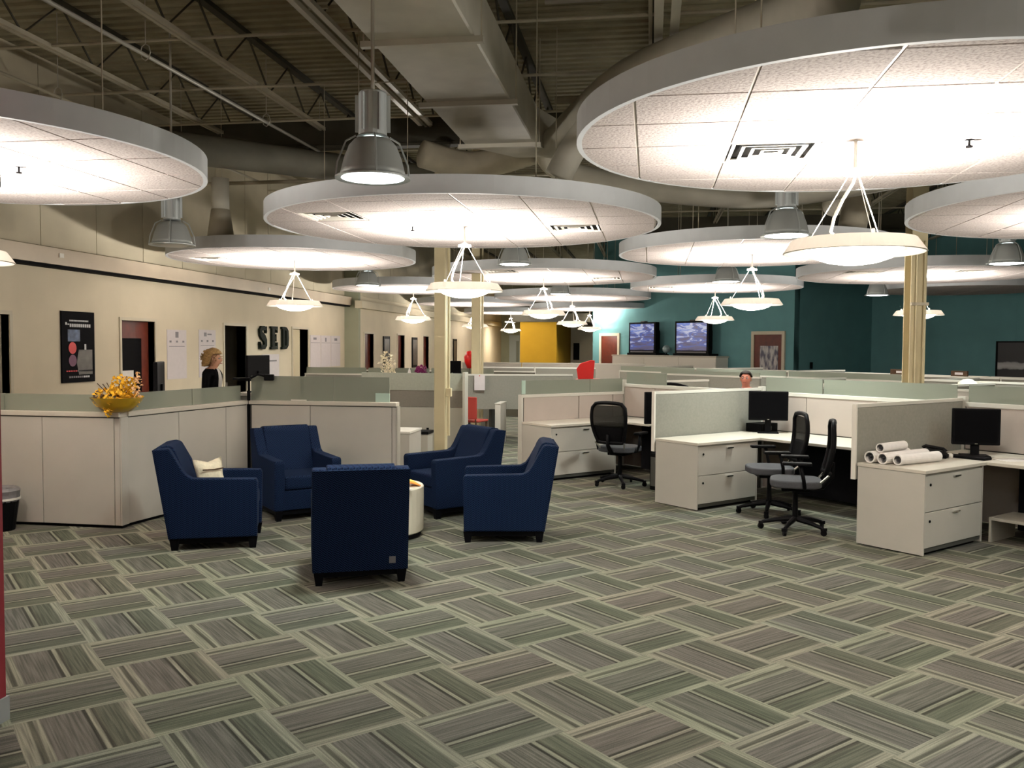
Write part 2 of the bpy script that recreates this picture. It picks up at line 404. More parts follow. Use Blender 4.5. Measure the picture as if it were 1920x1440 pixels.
for (a, b, h) in DOORS_L + DOORS_F:
    dn += 1; x = -8.2 if b < 22 else -7.8
    d = snode('door_%d' % dn); framed(d, a, b, h, x)
    d['label'] = ['pale door frame cut by the left edge of the photo', 'mahogany door with dark glass beside the black poster', 'doorway of the dark office behind the receptionist', 'open doorway of the lit office right of the SED letters',
                  'first narrow brown door on the far beige wall', 'second narrow brown door on the far beige wall', 'third narrow brown door on the far beige wall'][dn - 1]
    if dn == 2:
        leaf = MB().box(x - .16, x - .11, a, b, 0, h).build('door_leaf', M_wood, d)
        MB().box(x - .108, x - .100, a + .02, b - .22, .95, h - .28).build('door_glass', M_screen_off, leaf)
        MB().box(x - .098, x - .094, a + .02, a + .48, .75, 1.30).build('paper_sheet', M_white_paper, leaf)
    if dn == 1: MB().box(x - .16, x - .11, a, b, 0, h).build('door_leaf', M_wall2, d)
    if dn > 4: MB().box(x - .15, x - .10, a, b, 0, h).build('door_leaf', M_wood, d)
# lit office: its own ceiling lamp, a red cabinet and a desk with papers
lamp = thing('unseen_lamp', 'square ceiling lamp inside the lit side office', 'lamp', (-10.0, 20.6, 2.95))
MB().box(-.3, .3, -.3, .3, 0, .05).build('diffuser', mat('office_diffuser', (.9, .9, .85), emit=4), lamp)
light('office_light', 'AREA', lamp, (0, 0, -.02), 45, (1, .92, .78), .5)
cab = thing('wall_cabinet', 'reddish wooden wall cabinet inside the lit office', 'cabinet', (-11.2, 21.4, 0))
MB().box(-.24, .2, -1.0, 1.0, 1.18, 1.78).build('carcass', mat('cherry_veneer', (.30, .075, .02), rough=.5, var=.2, scale=5), cab)
MB().box(-.24, .2, -1.0, 1.0, .98, 1.18).build('shelf_recess', M_black, cab)
desk = thing('office_desk', 'cream and yellow desk under the red cabinet in the lit office', 'desk', (-11.0, 21.4, 0))
MB().box(-.4, .4, -.9, .9, .72, .76).build('desk_top', M_litroom, desk)
MB().box(-.35, -.3, -.85, .85, 0, .72).build('back_panel', M_yellow, desk)
pd = thing('paper_pile', 'white heap of papers in the dark office doorway', 'papers', (-8.9, 16.75, .0))
MB().box(-.25, .25, -.4, .35, 0, .95).build('low_cabinet', M_lam, pd, bevel=.01)
for k in range(3):
    MB().box(-.2 + .02 * k, .2, -.36 + .05 * k, .3 - .08 * k, .95 + k * .05, 1.0 + k * .05).build('paper_bundle', M_white_paper, pd, bevel=.015, rot=.1 * k)
# ---- teal walls
T0, T1 = Vector((-2.14, 33.14, 0)), Vector((4.16, 26.84, 0)); TL = (T1 - T0).length
struct(MB().box(0, TL, 0, .25, 0, HD).build('wall_back_teal', M_teal, loc=T0, rot=RZ_B), 'teal wall behind the two televisions')
struct(MB().box(0, .2, .25, 5, 0, HD).build('wall_teal_left_end', M_teal, loc=T0, rot=RZ_B), 'teal side wall running back from the left door')
struct(MB().box(-4.0, 0, 0, .25, 0, HD).build('wall_alcove', M_teal, loc=T1 + A_ * 4.0, rot=math.radians(45)), 'shaded teal wall of the dark alcove')
Q = T1 + A_ * 4.0
struct(MB().box(0, 14, 0, .25, 0, HD).build('wall_right_teal', M_teal, loc=Q, rot=RZ_B), 'dark teal wall on the right with the whale picture')
for k in (1, 2, 3, 4):
    MB().box(k * 2.2 - .004, k * 2.2 + .004, -.004, 0, 0, HD).build('joint_cover', M_teal, bpy.data.objects['wall_right_teal'])
def teal_door(num, s0, s1, glass, label):
    d = snode('door_%d' % num, T0, RZ_B, label)
    MB().box(s0 - .1, s0, -.06, .02, 0, 2.22).build('jamb', M_wood_frame, d)
    MB().box(s1, s1 + .1, -.06, .02, 0, 2.22).build('jamb', M_wood_frame, d)
    MB().box(s0, s1, -.06, .02, 2.12, 2.22).build('header', M_wood_frame, d)
    leaf = MB().box(s0, s1, -.025, .0, 0, 2.12).build('door_leaf', M_wood, d)
    MB().box(s1 - .1, s1 - .06, -.07, -.025, 1.0, 1.04).build('handle', M_chrome, leaf)
    if glass: MB().box(s0 + .22, s1 - .14, -.034, -.026, .6, 1.78).build('window_pane', M_lace, leaf)
teal_door(8, .52, 1.40, False, 'dark red wooden door at the left end of the teal wall')
teal_door(9, 7.50, 8.52, True, 'red wooden door with patterned window at the right of the teal wall')
# ---- far end of the hall
struct(MB().box(-7.9, 20, 45.9, 46.2, 0, HD).build('wall_back', M_green), 'sage end wall of the hall')
yb = struct(MB().box(-5.62, -4.03, 38, 45, 0, 2.78).build('wall_yellow', M_yellow), 'mustard yellow block at the far end of the hall')
struct(MB().box(-6.0, -2.6, 37.8, 45, 2.78, 3.15).build('trim_4', M_steel_dk), 'dark bulkhead over the yellow block')
struct(MB().box(-4.0, -1.0, 44.6, 44.8, 0, 2.9).build('wall_far_beige', M_wall), 'beige wall between the yellow block and the teal wall')
dd = snode('door_10', label='pale blue-grey door on the sage end wall')
MB().box(-7.35, -6.45, 45.82, 45.9, 0, 2.3).build('door_leaf', mat('pale_door', (.36, .41, .40), rough=.6), dd)
MB().box(-6.98, -6.82, 45.80, 45.82, .9, 2.0).build('door_glass', M_glass, dd)
wbd = tag(MB().box(-6.35, -5.75, 45.84, 45.88, .95, 1.75).build('whiteboard', mat('whiteboard_face', (.42, .44, .40), rough=.4)), 'pale whiteboard on the sage end wall beside the yellow block', 'whiteboard')
tag(MB().box(-3.85, -3.55, 44.5, 44.58, 1.05, 1.9).build('dark_panel', M_black, ), 'narrow black sign right of the yellow block', 'sign')
for px_, py_, lab in ((-6.6, 42.0, 'added unseen lamp brightening the sage end bay'), (-2.9, 41.0, 'added unseen lamp brightening the beige end bay'), (-2.0, 37.5, 'added unseen lamp left of the teal wall end')):  # hidden lamps added to brighten the dark end of the hall
    el = thing('unseen_lamp', lab, 'lamp', (px_, py_, 2.86 if px_ < -6 else 3.4)); MB().box(-.3, .3, -.3, .3, 0, .05).build('diffuser', mat('office_diffuser', (.9, .9, .85), emit=4), el)
    MB().tube([(0, 0, .05), (0, 0, HD - el.location.z - .01)], .01, 6).build('rod', M_steel, el)
    light('bay_fill_light', 'AREA', el, (0, 0, -.02), 90, (1, .92, .78), .5)
# ---- enclosing walls behind and beside the camera
struct(MB().box(-8.4, 20, -4.4, -4.2, 0, HD).build('wall_front', M_wall), 'beige wall behind the camera')
struct(MB().box(17, 17.2, -4.2, 21, 0, HD).build('wall_right', M_teal), 'teal wall far right of the hall')
# ---- red wall end close to the camera on the left
rw = struct(MB().box(-6.5, -2.905, 3.36, 3.57, .11, HD).build('wall_red', M_red_wall), 'dark red wall end at the left edge')
struct(MB().box(-6.5, -2.895, 3.35, 3.58, 0, .11).build('baseboard_red', M_grey_base), 'grey baseboard of the red wall')
sb = thing('wall_speaker', 'small black speaker box high on the red wall end', 'speaker', (-2.905, 3.47, 2.42))
MB().box(0, .035, -.09, .09, 0, .23).build('case', M_black, sb, bevel=.008)
MB().box(.035, .04, -.07, .07, .02, .21).build('grille', M_seam, sb)
# ---- roof: deck, joists, bridging
ribs = []
y = -4.4
while y < 46.3:
    ribs += [(y, HD), (y + .09, HD), (y + .115, HD + .05), (y + .165, HD + .05)]; y += .19
poly = ribs + [(ribs[-1][0] + .02, HD + .12), (-4.4, HD + .12)]
mb = MB(); n = len(poly)
mb.v = [(-8.6, p[0], p[1]) for p in poly] + [(20, p[0], p[1]) for p in poly]
mb.f = [(i, (i + 1) % n, n + (i + 1) % n, n + i) for i in range(n)]
ceiling = struct(mb.build('ceiling', M_deck), 'corrugated roof deck over the hall')
JZ = 5.0
chord = MB().box(-.05, -.012, -3.9, 45.8, JZ, JZ + .05).mesh('bottom_chord', M_steel)
chord_t = MB().box(-.05, .05, -3.9, 45.8, HD - .06, HD - .003).mesh('top_chord', M_steel_dk)
path = []; yy = -3.8; k = 0
while yy < 34: path.append((0, yy, JZ + .03 if k % 2 == 0 else HD - .04)); yy += .62; k += 1
web = MB().tube(path, .014, 5).mesh('web', M_steel_dk)
jx = -8.0
for k in range(15):
    x = -6.65 + (k - 0) * 1.66
    j = place('joist', None, ceiling, (x, 0, 0))
    place('bottom_chord', chord, j); place('bottom_chord', chord, j, (.062, 0, 0)); place('top_chord', chord_t, j); place('web', web, j)
for y, z in ((6.2, 5.08), (9.0, 5.03), (10.55, 4.96), (12.2, 4.96), (14.6, 5.03), (18, 5.03), (22, 5.03), (27, 5.03)):
    MB().tube([(-8.15, y, z), (16.5, y, z)], .018, 6).build('bridging_rod', M_steel, ceiling)
for y in (13.0, 24.0):
    MB().prism([(y - .1, 4.72), (y + .1, 4.72), (y + .1, 4.76), (y + .02, 4.78), (y + .02, 5.18), (y - .02, 5.18), (y - .02, 4.78), (y - .1, 4.76)], -8.15, 16.5, 'x').build('girder', M_steel_dk, ceiling)
# sprinkler pipes, conduits and struts under the joists
def pipe(name, pts, r, m, label, group=None, hang=True):
    t = thing(name, label, 'pipe', (0, 0, 0), 0, group)
    MB().tube(pts, r, 8).build('pipe_run', m, t, smooth=True)
    if hang:
        for f in (.25, .5, .75):
            p = Vector(pts[0]).lerp(Vector(pts[-1]), f)
            ring = [(p.x + .055 * math.cos(a), p.y, p.z + .03 + .085 * math.sin(a)) for a in [k * PI / 4 for k in range(8)]]
            MB().tube(ring, .006, 5, closed=True).build('hanger_ring', M_conduit, t)
            MB().tube([(p.x, p.y, p.z + .11), (p.x, p.y, HD - .01)], .005, 5).build('hanger_rod', M_conduit, t)
    return t
pipe('sprinkler_pipe', [(-5.3, 3.0, 4.7), (-5.05, 14.0, 4.7)], .022, M_conduit, 'thin pale sprinkler pipe slanting across the upper left')
pipe('sprinkler_pipe', [(-6.9, 4, 4.62), (-6.9, 15, 4.62)], .02, M_steel, 'thin grey pipe high beside the left wall')
pipe('sprinkler_pipe', [(-8.0, 13.6, 4.35), (3.0, 13.3, 4.35)], .03, M_steel, 'grey cross pipe high behind the central disc')
pipe('sprinkler_pipe', [(-1.0, 8.2, 4.9), (9.0, 8.0, 4.9)], .025, M_conduit, 'thin bright cross pipe above the large right disc')
pipe('sprinkler_pipe', [(-1.2, 10.9, 4.75), (9.0, 10.6, 4.75)], .045, M_steel, 'thick grey cross pipe above the large right disc')
st = thing('strut_rail', 'pair of bright parallel rails slanting to the main duct', 'rail', (-3.3, 0, 4.98))
for dx in (-.075, .075):
    MB().box(dx - .03, dx + .03, 2, 12.7, -.03, .02).build('rail', M_white, st)
for y in (5, 8.3, 11.6): MB().box(-.16, .16, y, y + .04, .02, .05).build('cross_clip', M_steel, st)
st2 = thing('strut_rail', 'pair of pale vertical-looking rails above the large right disc', 'rail', (.12, 0, 4.95))
for dx in (-.08, .08):
    MB().box(dx - .045, dx + .045, 4, 12.5, -.03, .03).build('rail', M_duct, st2)
# ---- ducts
du = thing('air_duct', 'wide rectangular air duct running away overhead', 'duct')
MB().box(-2.38, -1.48, 1.5, 11.35, 4.3, 4.82).build('duct_body', M_duct, du, bevel=.015, seg=1)
MB().prism([(-2.38, 11.35), (-1.48, 11.35), (-1.25, 12.1), (-1.85, 12.1)], 4.32, 4.80, 'z').build('duct_reducer', M_duct, du)
for y in (5.0, 7.3, 9.2, 11.15):
    MB().box(-2.46, -1.40, y - .03, y + .03, 4.25, 4.30).build('duct_strap', M_duct, du)
    for x in (-2.44, -1.42): MB().tube([(x, y, 4.27), (x, y, HD - .005)], .008, 5).build('hanger_rod', M_steel, du)
def rduct(pts, r, m, label):
    t = thing('round_duct', label, 'duct')
    ps = [Vector(p) for p in pts]; sm = []
    for i in range(len(ps) - 1):
        for k in range(6):
            u = k / 6; p0 = ps[max(i - 1, 0)]; p1 = ps[i]; p2 = ps[i + 1]; p3 = ps[min(i + 2, len(ps) - 1)]
            sm.append(.5 * ((2 * p1) + (p2 - p0) * u + (2 * p0 - 5 * p1 + 4 * p2 - p3) * u * u + (3 * p1 - p0 - 3 * p2 + p3) * u ** 3))
    sm.append(ps[-1])
    MB().tube(sm, r, 18).build('duct_run', m, t, smooth=True); return t
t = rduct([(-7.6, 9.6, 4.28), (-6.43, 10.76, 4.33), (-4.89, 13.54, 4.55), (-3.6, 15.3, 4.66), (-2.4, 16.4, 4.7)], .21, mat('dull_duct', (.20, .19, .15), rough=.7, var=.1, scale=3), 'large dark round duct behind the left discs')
t = thing('duct_drop', 'vertical round duct with flared boot above the second left disc', 'duct', (-6.5, 12.66, 0))
MB().tube([(0, 0, 4.25), (0, 0, 3.78)], .13, 16).build('drop_pipe', M_duct, t, smooth=True)
MB().tube([(0, 0, 3.78), (0, 0, 3.36)], [.14, .20], 16).build('boot', M_steel, t, smooth=True)
rduct([(-1.55, 12.0, 4.55), (-1.3, 11.7, 4.42), (-.87, 10.9, 4.55), (-.26, 9.8, 4.68), (.8, 8.6, 4.7), (1.4, 7.2, 4.4)], .19, M_duct, 'curving round branch duct from the main duct to the right disc')
rduct([(-.75, 10.75, 4.4), (-.98, 10.8, 4.1), (-1.15, 10.85, 3.8)], .17, M_duct, 'short stub duct dropping towards the central disc')
rduct([(-1.5, 12.1, 4.5), (-1.2, 12.6, 4.2), (.5, 12.5, 3.85), (2.0, 12.3, 3.8), (4.5, 12.0, 4.2)], .16, M_duct, 'pale round duct seen between the central and right discs')
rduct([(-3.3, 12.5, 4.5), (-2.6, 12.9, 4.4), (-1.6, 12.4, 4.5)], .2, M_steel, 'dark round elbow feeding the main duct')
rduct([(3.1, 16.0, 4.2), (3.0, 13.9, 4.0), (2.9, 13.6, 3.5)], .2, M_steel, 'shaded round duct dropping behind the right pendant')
# ---- columns
def sq_col(x, y, w, label):
    t = thing('column', label, 'column', (x, y, 0))
    MB().box(-w / 2, w / 2, -w / 2, w / 2, 0, HD - .005).build('shaft', M_cream, t, bevel=.012)
    MB().tube([(w / 2 + .04, -.02, .35), (w / 2 + .04, -.02, 3.9)], .022, 8).build('conduit', M_cream, t)
    MB().box(w / 2 + .005, w / 2 + .085, -.06, .02, .95, 1.08).build('junction_box', M_cream, t, bevel=.005)
    return t
sq_col(-3.18, 13.2, .175, 'slim cream steel column rising behind the blue armchairs')
sq_col(-3.23, 16.23, .16, 'second slim cream column standing farther back')
t = thing('column', 'ribbed cream steel column behind the right workstations', 'column', (3.62, 12.98, 0), math.radians(10))
hp = [(x * .72, y * .72) for x, y in [(-.15, -.15), (.15, -.15), (.15, -.12), (.05, -.11), (.05, -.13), (.02, -.13), (.02, .12), (.15, .12), (.15, .15), (-.15, .15), (-.15, .12), (-.02, .12), (-.02, -.10), (-.06, -.10), (-.06, -.12), (-.15, -.12)]]
MB().prism(hp, 0, HD - .005, 'z').build('shaft', M_cream, t)
MB().tube([(.07, -.135, .4), (.07, -.135, 3.2)], .018, 8).build('conduit', M_cream, t)
MB().tube([(-.04, -.135, .4), (-.04, -.135, 3.2)], .014, 8).build('conduit', M_cream, t)
MB().box(-.12, .12, -.16, -.11, 2.32, 2.36).build('pipe_clamp', M_steel, t)
# ================================================================== SUSPENDED DISCS
DZ = 3.08; G = .61; RT = .17
def clip_circle(poly, R, n=96):
    out = poly
    for k in range(n):
        a = 2 * PI * (k + .5) / n; nx, ny = math.cos(a), math.sin(a); d = R * math.cos(PI / n)
        new = []
        for i in range(len(out)):
            p, q = out[i], out[(i + 1) % len(out)]
            sp, sq = p[0] * nx + p[1] * ny - d, q[0] * nx + q[1] * ny - d
            if sp <= 0: new.append(p)
            if (sp < 0 < sq) or (sq < 0 < sp):
                u = sp / (sp - sq); new.append((p[0] + (q[0] - p[0]) * u, p[1] + (q[1] - p[1]) * u))
        out = new
        if len(out) < 3: return []
    cl = []
    for p in out:
        if not cl or abs(p[0] - cl[-1][0]) + abs(p[1] - cl[-1][1]) > 1e-4: cl.append(p)
    return cl
def disc_kit(R):
    kit = {'tiles': {}}
    ri = R - .035
    K = int(R / G) + 2
    for kx in range(-K, K + 1):
        for ky in range(-K - 1, K + 1):
            cx, cy = kx * G, (ky + .5) * G; h = G / 2 - .009
            poly = clip_circle([(cx - h, cy - h), (cx + h, cy - h), (cx + h, cy + h), (cx - h, cy + h)], ri)
            if len(poly) < 3: continue
            area = abs(sum(poly[i][0] * poly[(i + 1) % len(poly)][1] - poly[(i + 1) % len(poly)][0] * poly[i][1] for i in range(len(poly)))) / 2
            if area < .004: continue
            kit['tiles'][(kx, ky)] = MB().prism(poly, 0, .018, 'z').mesh('ceiling_tile', M_tile)
    kit['rim'] = MB().lathe([(R, 0), (R, RT), (R - .02, RT), (R - .02, .02), (R - .035, .02), (R - .035, 0)], 96, closed=True).mesh('rim', M_rim)
    for p in kit['rim'].polygons: p.use_smooth = False
    kit['cover'] = MB().lathe([(0, .05), (R - .021, .05), (R - .021, .07), (0, .07)], 64).mesh('top_panel', M_steel)
    bars = []
    for k in range(-K, K + 1):
        for ax in 'xy':
            c = (k + .5) * G if ax == 'x' else k * G
            if abs(c) > ri - .03: continue
            L = math.sqrt(ri * ri - (abs(c) + .012) ** 2)
            bars.append((MB().box(c - .008, c + .008, -L, L, .006, .03) if ax == 'x' else MB().box(-L, L, c - .008, c + .008, .008, .032)).mesh('grid_bar', M_bar))
    kit['bars'] = bars
    return kit
KITS = {2.2: disc_kit(2.2), 1.93: disc_kit(1.93)}
rings = []
for q, w in enumerate((.285, .215, .145, .075)):
    o_, i_ = w, w - .026; z0, z1 = .0, .010
    mb = MB(); b4 = [(-1, -1), (1, -1), (1, 1), (-1, 1)]
    mb.v = [(x * o_, y * o_, z0) for x, y in b4] + [(x * i_, y * i_, z1) for x, y in b4] + [(x * o_, y * o_, z0 + .004) for x, y in b4] + [(x * i_, y * i_, z1 + .004) for x, y in b4]
    for k in range(4):
        k2 = (k + 1) % 4
        mb.f += [(k, k2, 4 + k2, 4 + k), (8 + k, 12 + k, 12 + k2, 8 + k2), (k, 8 + k, 8 + k2, k2), (4 + k, 4 + k2, 12 + k2, 12 + k)]
    rings.append(mb.mesh('louver', M_white))
vent_back = MB().box(-.29, .29, -.29, .29, .04, .045).mesh('vent_throat', M_black)  # black plate stands in for the shade deep inside the vent
spr = MB().lathe([(0, -.05), (.022, -.05), (.022, -.04), (.008, -.035), (.008, 0), (.03, 0), (.03, .004), (0, .004)], 10).mesh('sprinkler', M_black)
def disc(x, y, R, label, vents=(), spk=None):
    t = thing('ceiling_disc', label, 'ceiling disc', (x, y, DZ), 0, 'white suspended ceiling discs'); kit = KITS[R]
    place('rim', kit['rim'], t); place('top_panel', kit['cover'], t)
    for key, me in kit['tiles'].items():
        if key in vents: continue
        place('ceiling_tile', me, t)
    for me in kit['bars']: place('grid_bar', me, t)
    for kx, ky in vents:
        v = place('air_diffuser', vent_back, t, (kx * G, (ky + .5) * G, 0))
        for r in rings: place('louver', r, v)
    for p in ([spk] if spk else []): place('sprinkler', spr, t, (p[0], p[1], 0))
    for k in range(4):
        a = PI / 4 + k * PI / 2; MB().tube([(R * .6 * math.cos(a), R * .6 * math.sin(a), .07), (R * .6 * math.cos(a), R * .6 * math.sin(a), HD - DZ - .01)], .006, 5).build('hanger_rod', M_steel, t)
    return t
DISCS = [
 (1.42, 6.08, 1.93, 'largest nearest white ceiling disc at upper right', [(-1, 0)], (.6, .06), (1.30, 6.05)),
 (-2.1, 9.85, 2.2, 'large white ceiling disc over the armchairs at centre', [(-2, -2), (2, 0)], (-.59, -.07), None),
 (-5.35, 5.98, 1.93, 'white ceiling disc cut by the left edge of the photo', [], (.55, .16), (-5.27, 5.97)),
 (-5.65, 13.46, 1.93, 'white ceiling disc over the receptionist at left', [(-2, -1)], None, None),
 (4.82, 9.55, 2.2, 'white ceiling disc cut by the right edge of the photo', [], None, None),
 (1.45, 13.28, 1.93, 'white ceiling disc half hidden behind the big right pendant', [(2, -1)], None, None),
 (-2.1, 17.35, 2.2, 'white ceiling disc just beyond the central disc', [(-1, -3), (2, 0)], None, None),
 (-5.7, 20.8, 1.93, 'white ceiling disc near the far left office doors', [], None, None),
 (1.45, 20.75, 1.93, 'white ceiling disc in front of the televisions', [(-2, -1)], None, None),
 (-2.2, 24.9, 2.2, 'small-looking white disc left of the televisions', [], None, None),
 (4.95, 17.5, 2.2, 'white ceiling disc behind the ribbed column', [(-2, -2), (1, -2)], None, None),
 (7.15, 22.0, 1.93, 'unlit white disc in front of the dark alcove', [], None, None),
 (-5.7, 28.4, 1.93, 'distant white disc before the far left wall', [], None, None),
 (-2.2, 32.2, 2.2, 'distant white disc at the edge of the teal wall', [], None, None),
 (-5.7, 35.9, 1.93, 'farthest white disc near the yellow block', [], None, None),
 (1.42, -1.36, 1.93, 'added white ceiling disc behind the camera on the right', [], None, None),
 (-5.35, -1.36, 1.93, 'added white ceiling disc behind the camera on the left', [], None, None),
 (5.0, 2.2, 2.2, 'added white ceiling disc right of the camera, out of frame', [], None, None)]  # last three discs are added out of view to bounce more light
# ---- bowl pendants
def make_pendant():
    t = thing('bowl_pendant', 'x', 'pendant lamp')
    MB().lathe([(.385, .085), (.445, 0), (.435, -.004), (.31, .02), (.30, .03), (.37, .078)], 40, closed=True).build('shade', M_white, t, smooth=False)
    MB().lathe([(.305, .03), (.29, .0), (.24, -.035), (.16, -.062), (.08, -.075), (0, -.078)], 36).build('lens', M_lens, t, smooth=True)
    MB().lathe([(.06, .50), (.075, .505), (.075, .525), (.04, .535), (.02, .55), (0, .55)], 16).build('hub', M_white, t)
    MB().tube([(0, 0, .54), (0, 0, .73)], .012, 8).build('stem', M_cord, t)
    for k in range(3):
        a = .5 + 2 * PI * k / 3
        MB().tube([(.03 * math.cos(a), .03 * math.sin(a), .52), (.30 * math.cos(a), .30 * math.sin(a), .06)], .0032, 6).build('cable', M_cord, t)
        MB().tube([(.30 * math.cos(a), .30 * math.sin(a), .05), (.30 * math.cos(a), .30 * math.sin(a), .12)], .009, 8).build('cable_grip', M_white, t)
    MB().tube([(.01, 0, .53), (-.02, -.02, .45), (-.09, -.03, .34), (-.15, -.04, .22), (-.17, -.04, .13), (-.13, -.03, .09), (-.05, 0, .06)], .010, 8).build('power_cord', M_cord, t, smooth=True)
    MB().lathe([(0, .012), (.30, .02), (.30, .024), (0, .016)], 24).build('reflector', M_white, t)
    return t
pend0 = make_pendant()
up_data = bpy.data.lights.new('pendant_uplight', 'AREA'); up_data.shape = 'DISK'; up_data.size = .30; up_data.energy = UP_W; up_data.color = (1, .945, .87); up_data.spread = math.radians(160)
side_data = bpy.data.lights.new('pendant_bulb', 'POINT'); side_data.energy = 75; side_data.color = (1, .93, .83); side_data.shadow_soft_size = .06
dn_data = bpy.data.lights.new('pendant_glow', 'POINT'); dn_data.energy = 22; dn_data.color = (1, .94, .85); dn_data.shadow_soft_size = .05
PL = ['largest bowl pendant, hanging under the nearest right disc', 'bowl pendant hanging over the armchairs beside the slim column', 'bowl pendant cut off at the left photo edge', 'bowl pendant hanging left of centre above the SED letters', 'bowl pendant under the disc at the right photo edge',
      'bowl pendant in front of the teal wall, the larger and right one of two', 'bowl pendant right of the two cream columns', 'bowl pendant over the far beige doors', 'bowl pendant overlapping the right television',
      'bowl pendant left of the teal wall edge', 'bowl pendant half hidden by the ribbed column', None, 'small bowl pendant half hidden by the second column', 'farthest bowl pendant touching the teal wall edge', 'small bowl pendant in front of the sage end wall', 'added bowl pendant behind the camera on the right', 'added bowl pendant behind the camera on the left', 'added bowl pendant right of the camera, out of frame']  # last three pendants are added, lighting disc rims, roof and floor from behind
first = True
for k, (x, y, R, lab, vents, spk, pp) in enumerate(DISCS):
    disc(x, y, R, lab, vents, spk)
    if PL[k] is None: continue
    loc = (pp[0] if pp else x, pp[1] if pp else y, 2.35)
    rz = [.2, -.6, 0, .3, 0, 2.6, 2.9, -.3, 3.4, 2.4, .4, 0, -.6, 2.7, 2.9, 0, 0, 0][k]
    if first: pd_ = pend0; pd_.location = loc; pd_.rotation_euler = (0, 0, rz); pd_['label'] = PL[k]; pd_['group'] = 'bowl pendants under the discs'; first = False
    else: pd_ = clone(pend0, loc, rz, PL[k], 'bowl pendants under the discs')
for pd_ in [o for o in list(bpy.data.objects) if o.name.split('.')[0] == 'bowl_pendant']:
    lo = bpy.data.objects.new('uplight', up_data); COL.objects.link(lo); lo.parent = pd_; lo.location = (0, 0, .10); lo.rotation_euler = (PI, 0, 0)
    lo = bpy.data.objects.new('bulb', side_data); COL.objects.link(lo); lo.parent = pd_; lo.location = (0, 0, .14)
    lo = bpy.data.objects.new('glow', dn_data); COL.objects.link(lo); lo.parent = pd_; lo.location = (0, 0, -.16)
# ---- high-bay lamps
def make_bay(lens):
    t = thing('high_bay_lamp', 'x', 'industrial lamp')
    MB().tube([(0, 0, .58), (0, 0, HD - 2.87 - .01)], .014, 8).build('rod', M_conduit, t)
    MB().lathe([(0, .60), (.095, .60), (.10, .59), (.10, .30), (.115, .285), (0, .28)], 20).build('ballast_housing', M_alu, t)
    for k in range(6):
        a = k * PI / 3 + .2
        MB().box(.10, .125, -.006, .006, .32, .58).build('fin', M_alu, t, rot=a)
    MB().lathe([(.07, .28), (.13, .265), (.17, .22), (.205, .13), (.225, .05), (.235, .01), (.228, .01), (.218, .05), (.198, .13), (.163, .215), (.125, .255), (.07, .272)], 32, closed=True).build('bell_reflector', M_alu_dk, t, smooth=True)
    MB().lathe([(.235, .012), (.268, .0), (.268, -.012), (.225, -.006), (.225, .008)], 32, closed=True).build('rim_ring', M_alu, t)
    MB().lathe([(.225, -.002), (.18, -.012), (0, -.018)], 28).build('glass', lens, t)
    for k in range(4):
        a = k * PI / 2 + .4; c, s = math.cos(a), math.sin(a)
        MB().tube([(.12 * c, .12 * s, .29), (.19 * c, .19 * s, .25), (.25 * c, .25 * s, .10), (.262 * c, .262 * s, 0)], .007, 6).build('guard_wire', M_alu, t)
    return t
bay_data = bpy.data.lights.new('high_bay_light', 'AREA'); bay_data.shape = 'DISK'; bay_data.size = .40; bay_data.energy = BAY_W; bay_data.color = (.93, 1, .95); bay_data.spread = math.radians(150)
bay_on = make_bay(M_bayon); bay_off = make_bay(M_bayoff)
def setb(o, loc, lab, on=True):
    o.location = loc; o['label'] = lab; o['group'] = 'high-bay lamps between the discs'
    if on:
        lo = bpy.data.objects.new('lamp_light', bay_data); COL.objects.link(lo); lo.parent = o; lo.location = (0, 0, -.03)
setb(bay_on, (-1.98, 6.13, 2.93), 'nearest lit silver high-bay lamp at upper left of centre')
setb(bay_off, (-5.72, 9.92, 2.93), 'unlit silver high-bay lamp at the left disc', False)
for loc, lab in [((1.42, 9.82, 2.93), 'lit high-bay lamp under the large right disc'), ((-2.1, 13.55, 3.0), 'dark-sided high-bay lamp behind the central pendant'), ((-5.7, 17.3, 2.95), 'high-bay lamp in front of the far left disc'),
                 ((1.42, 17.2, 2.98), 'high-bay lamp above the teal wall doors'), ((5.0, 13.54, 2.95), 'lit high-bay lamp at the right edge of the photo'), ((5.05, 21.0, 2.93), 'lit high-bay lamp in the dark alcove'), ((-2.15, 21.0, 2.98), 'small high-bay lamp left of the televisions'),
                 ((1.42, 2.3, 2.93), 'added high-bay lamp overhead right of the camera'), ((5.0, 5.9, 2.93), 'added high-bay lamp beyond the right photo edge')]:  # these two lamps are added out of view, continuing the grid
    setb(copy_tree(bay_on), loc, lab, False)
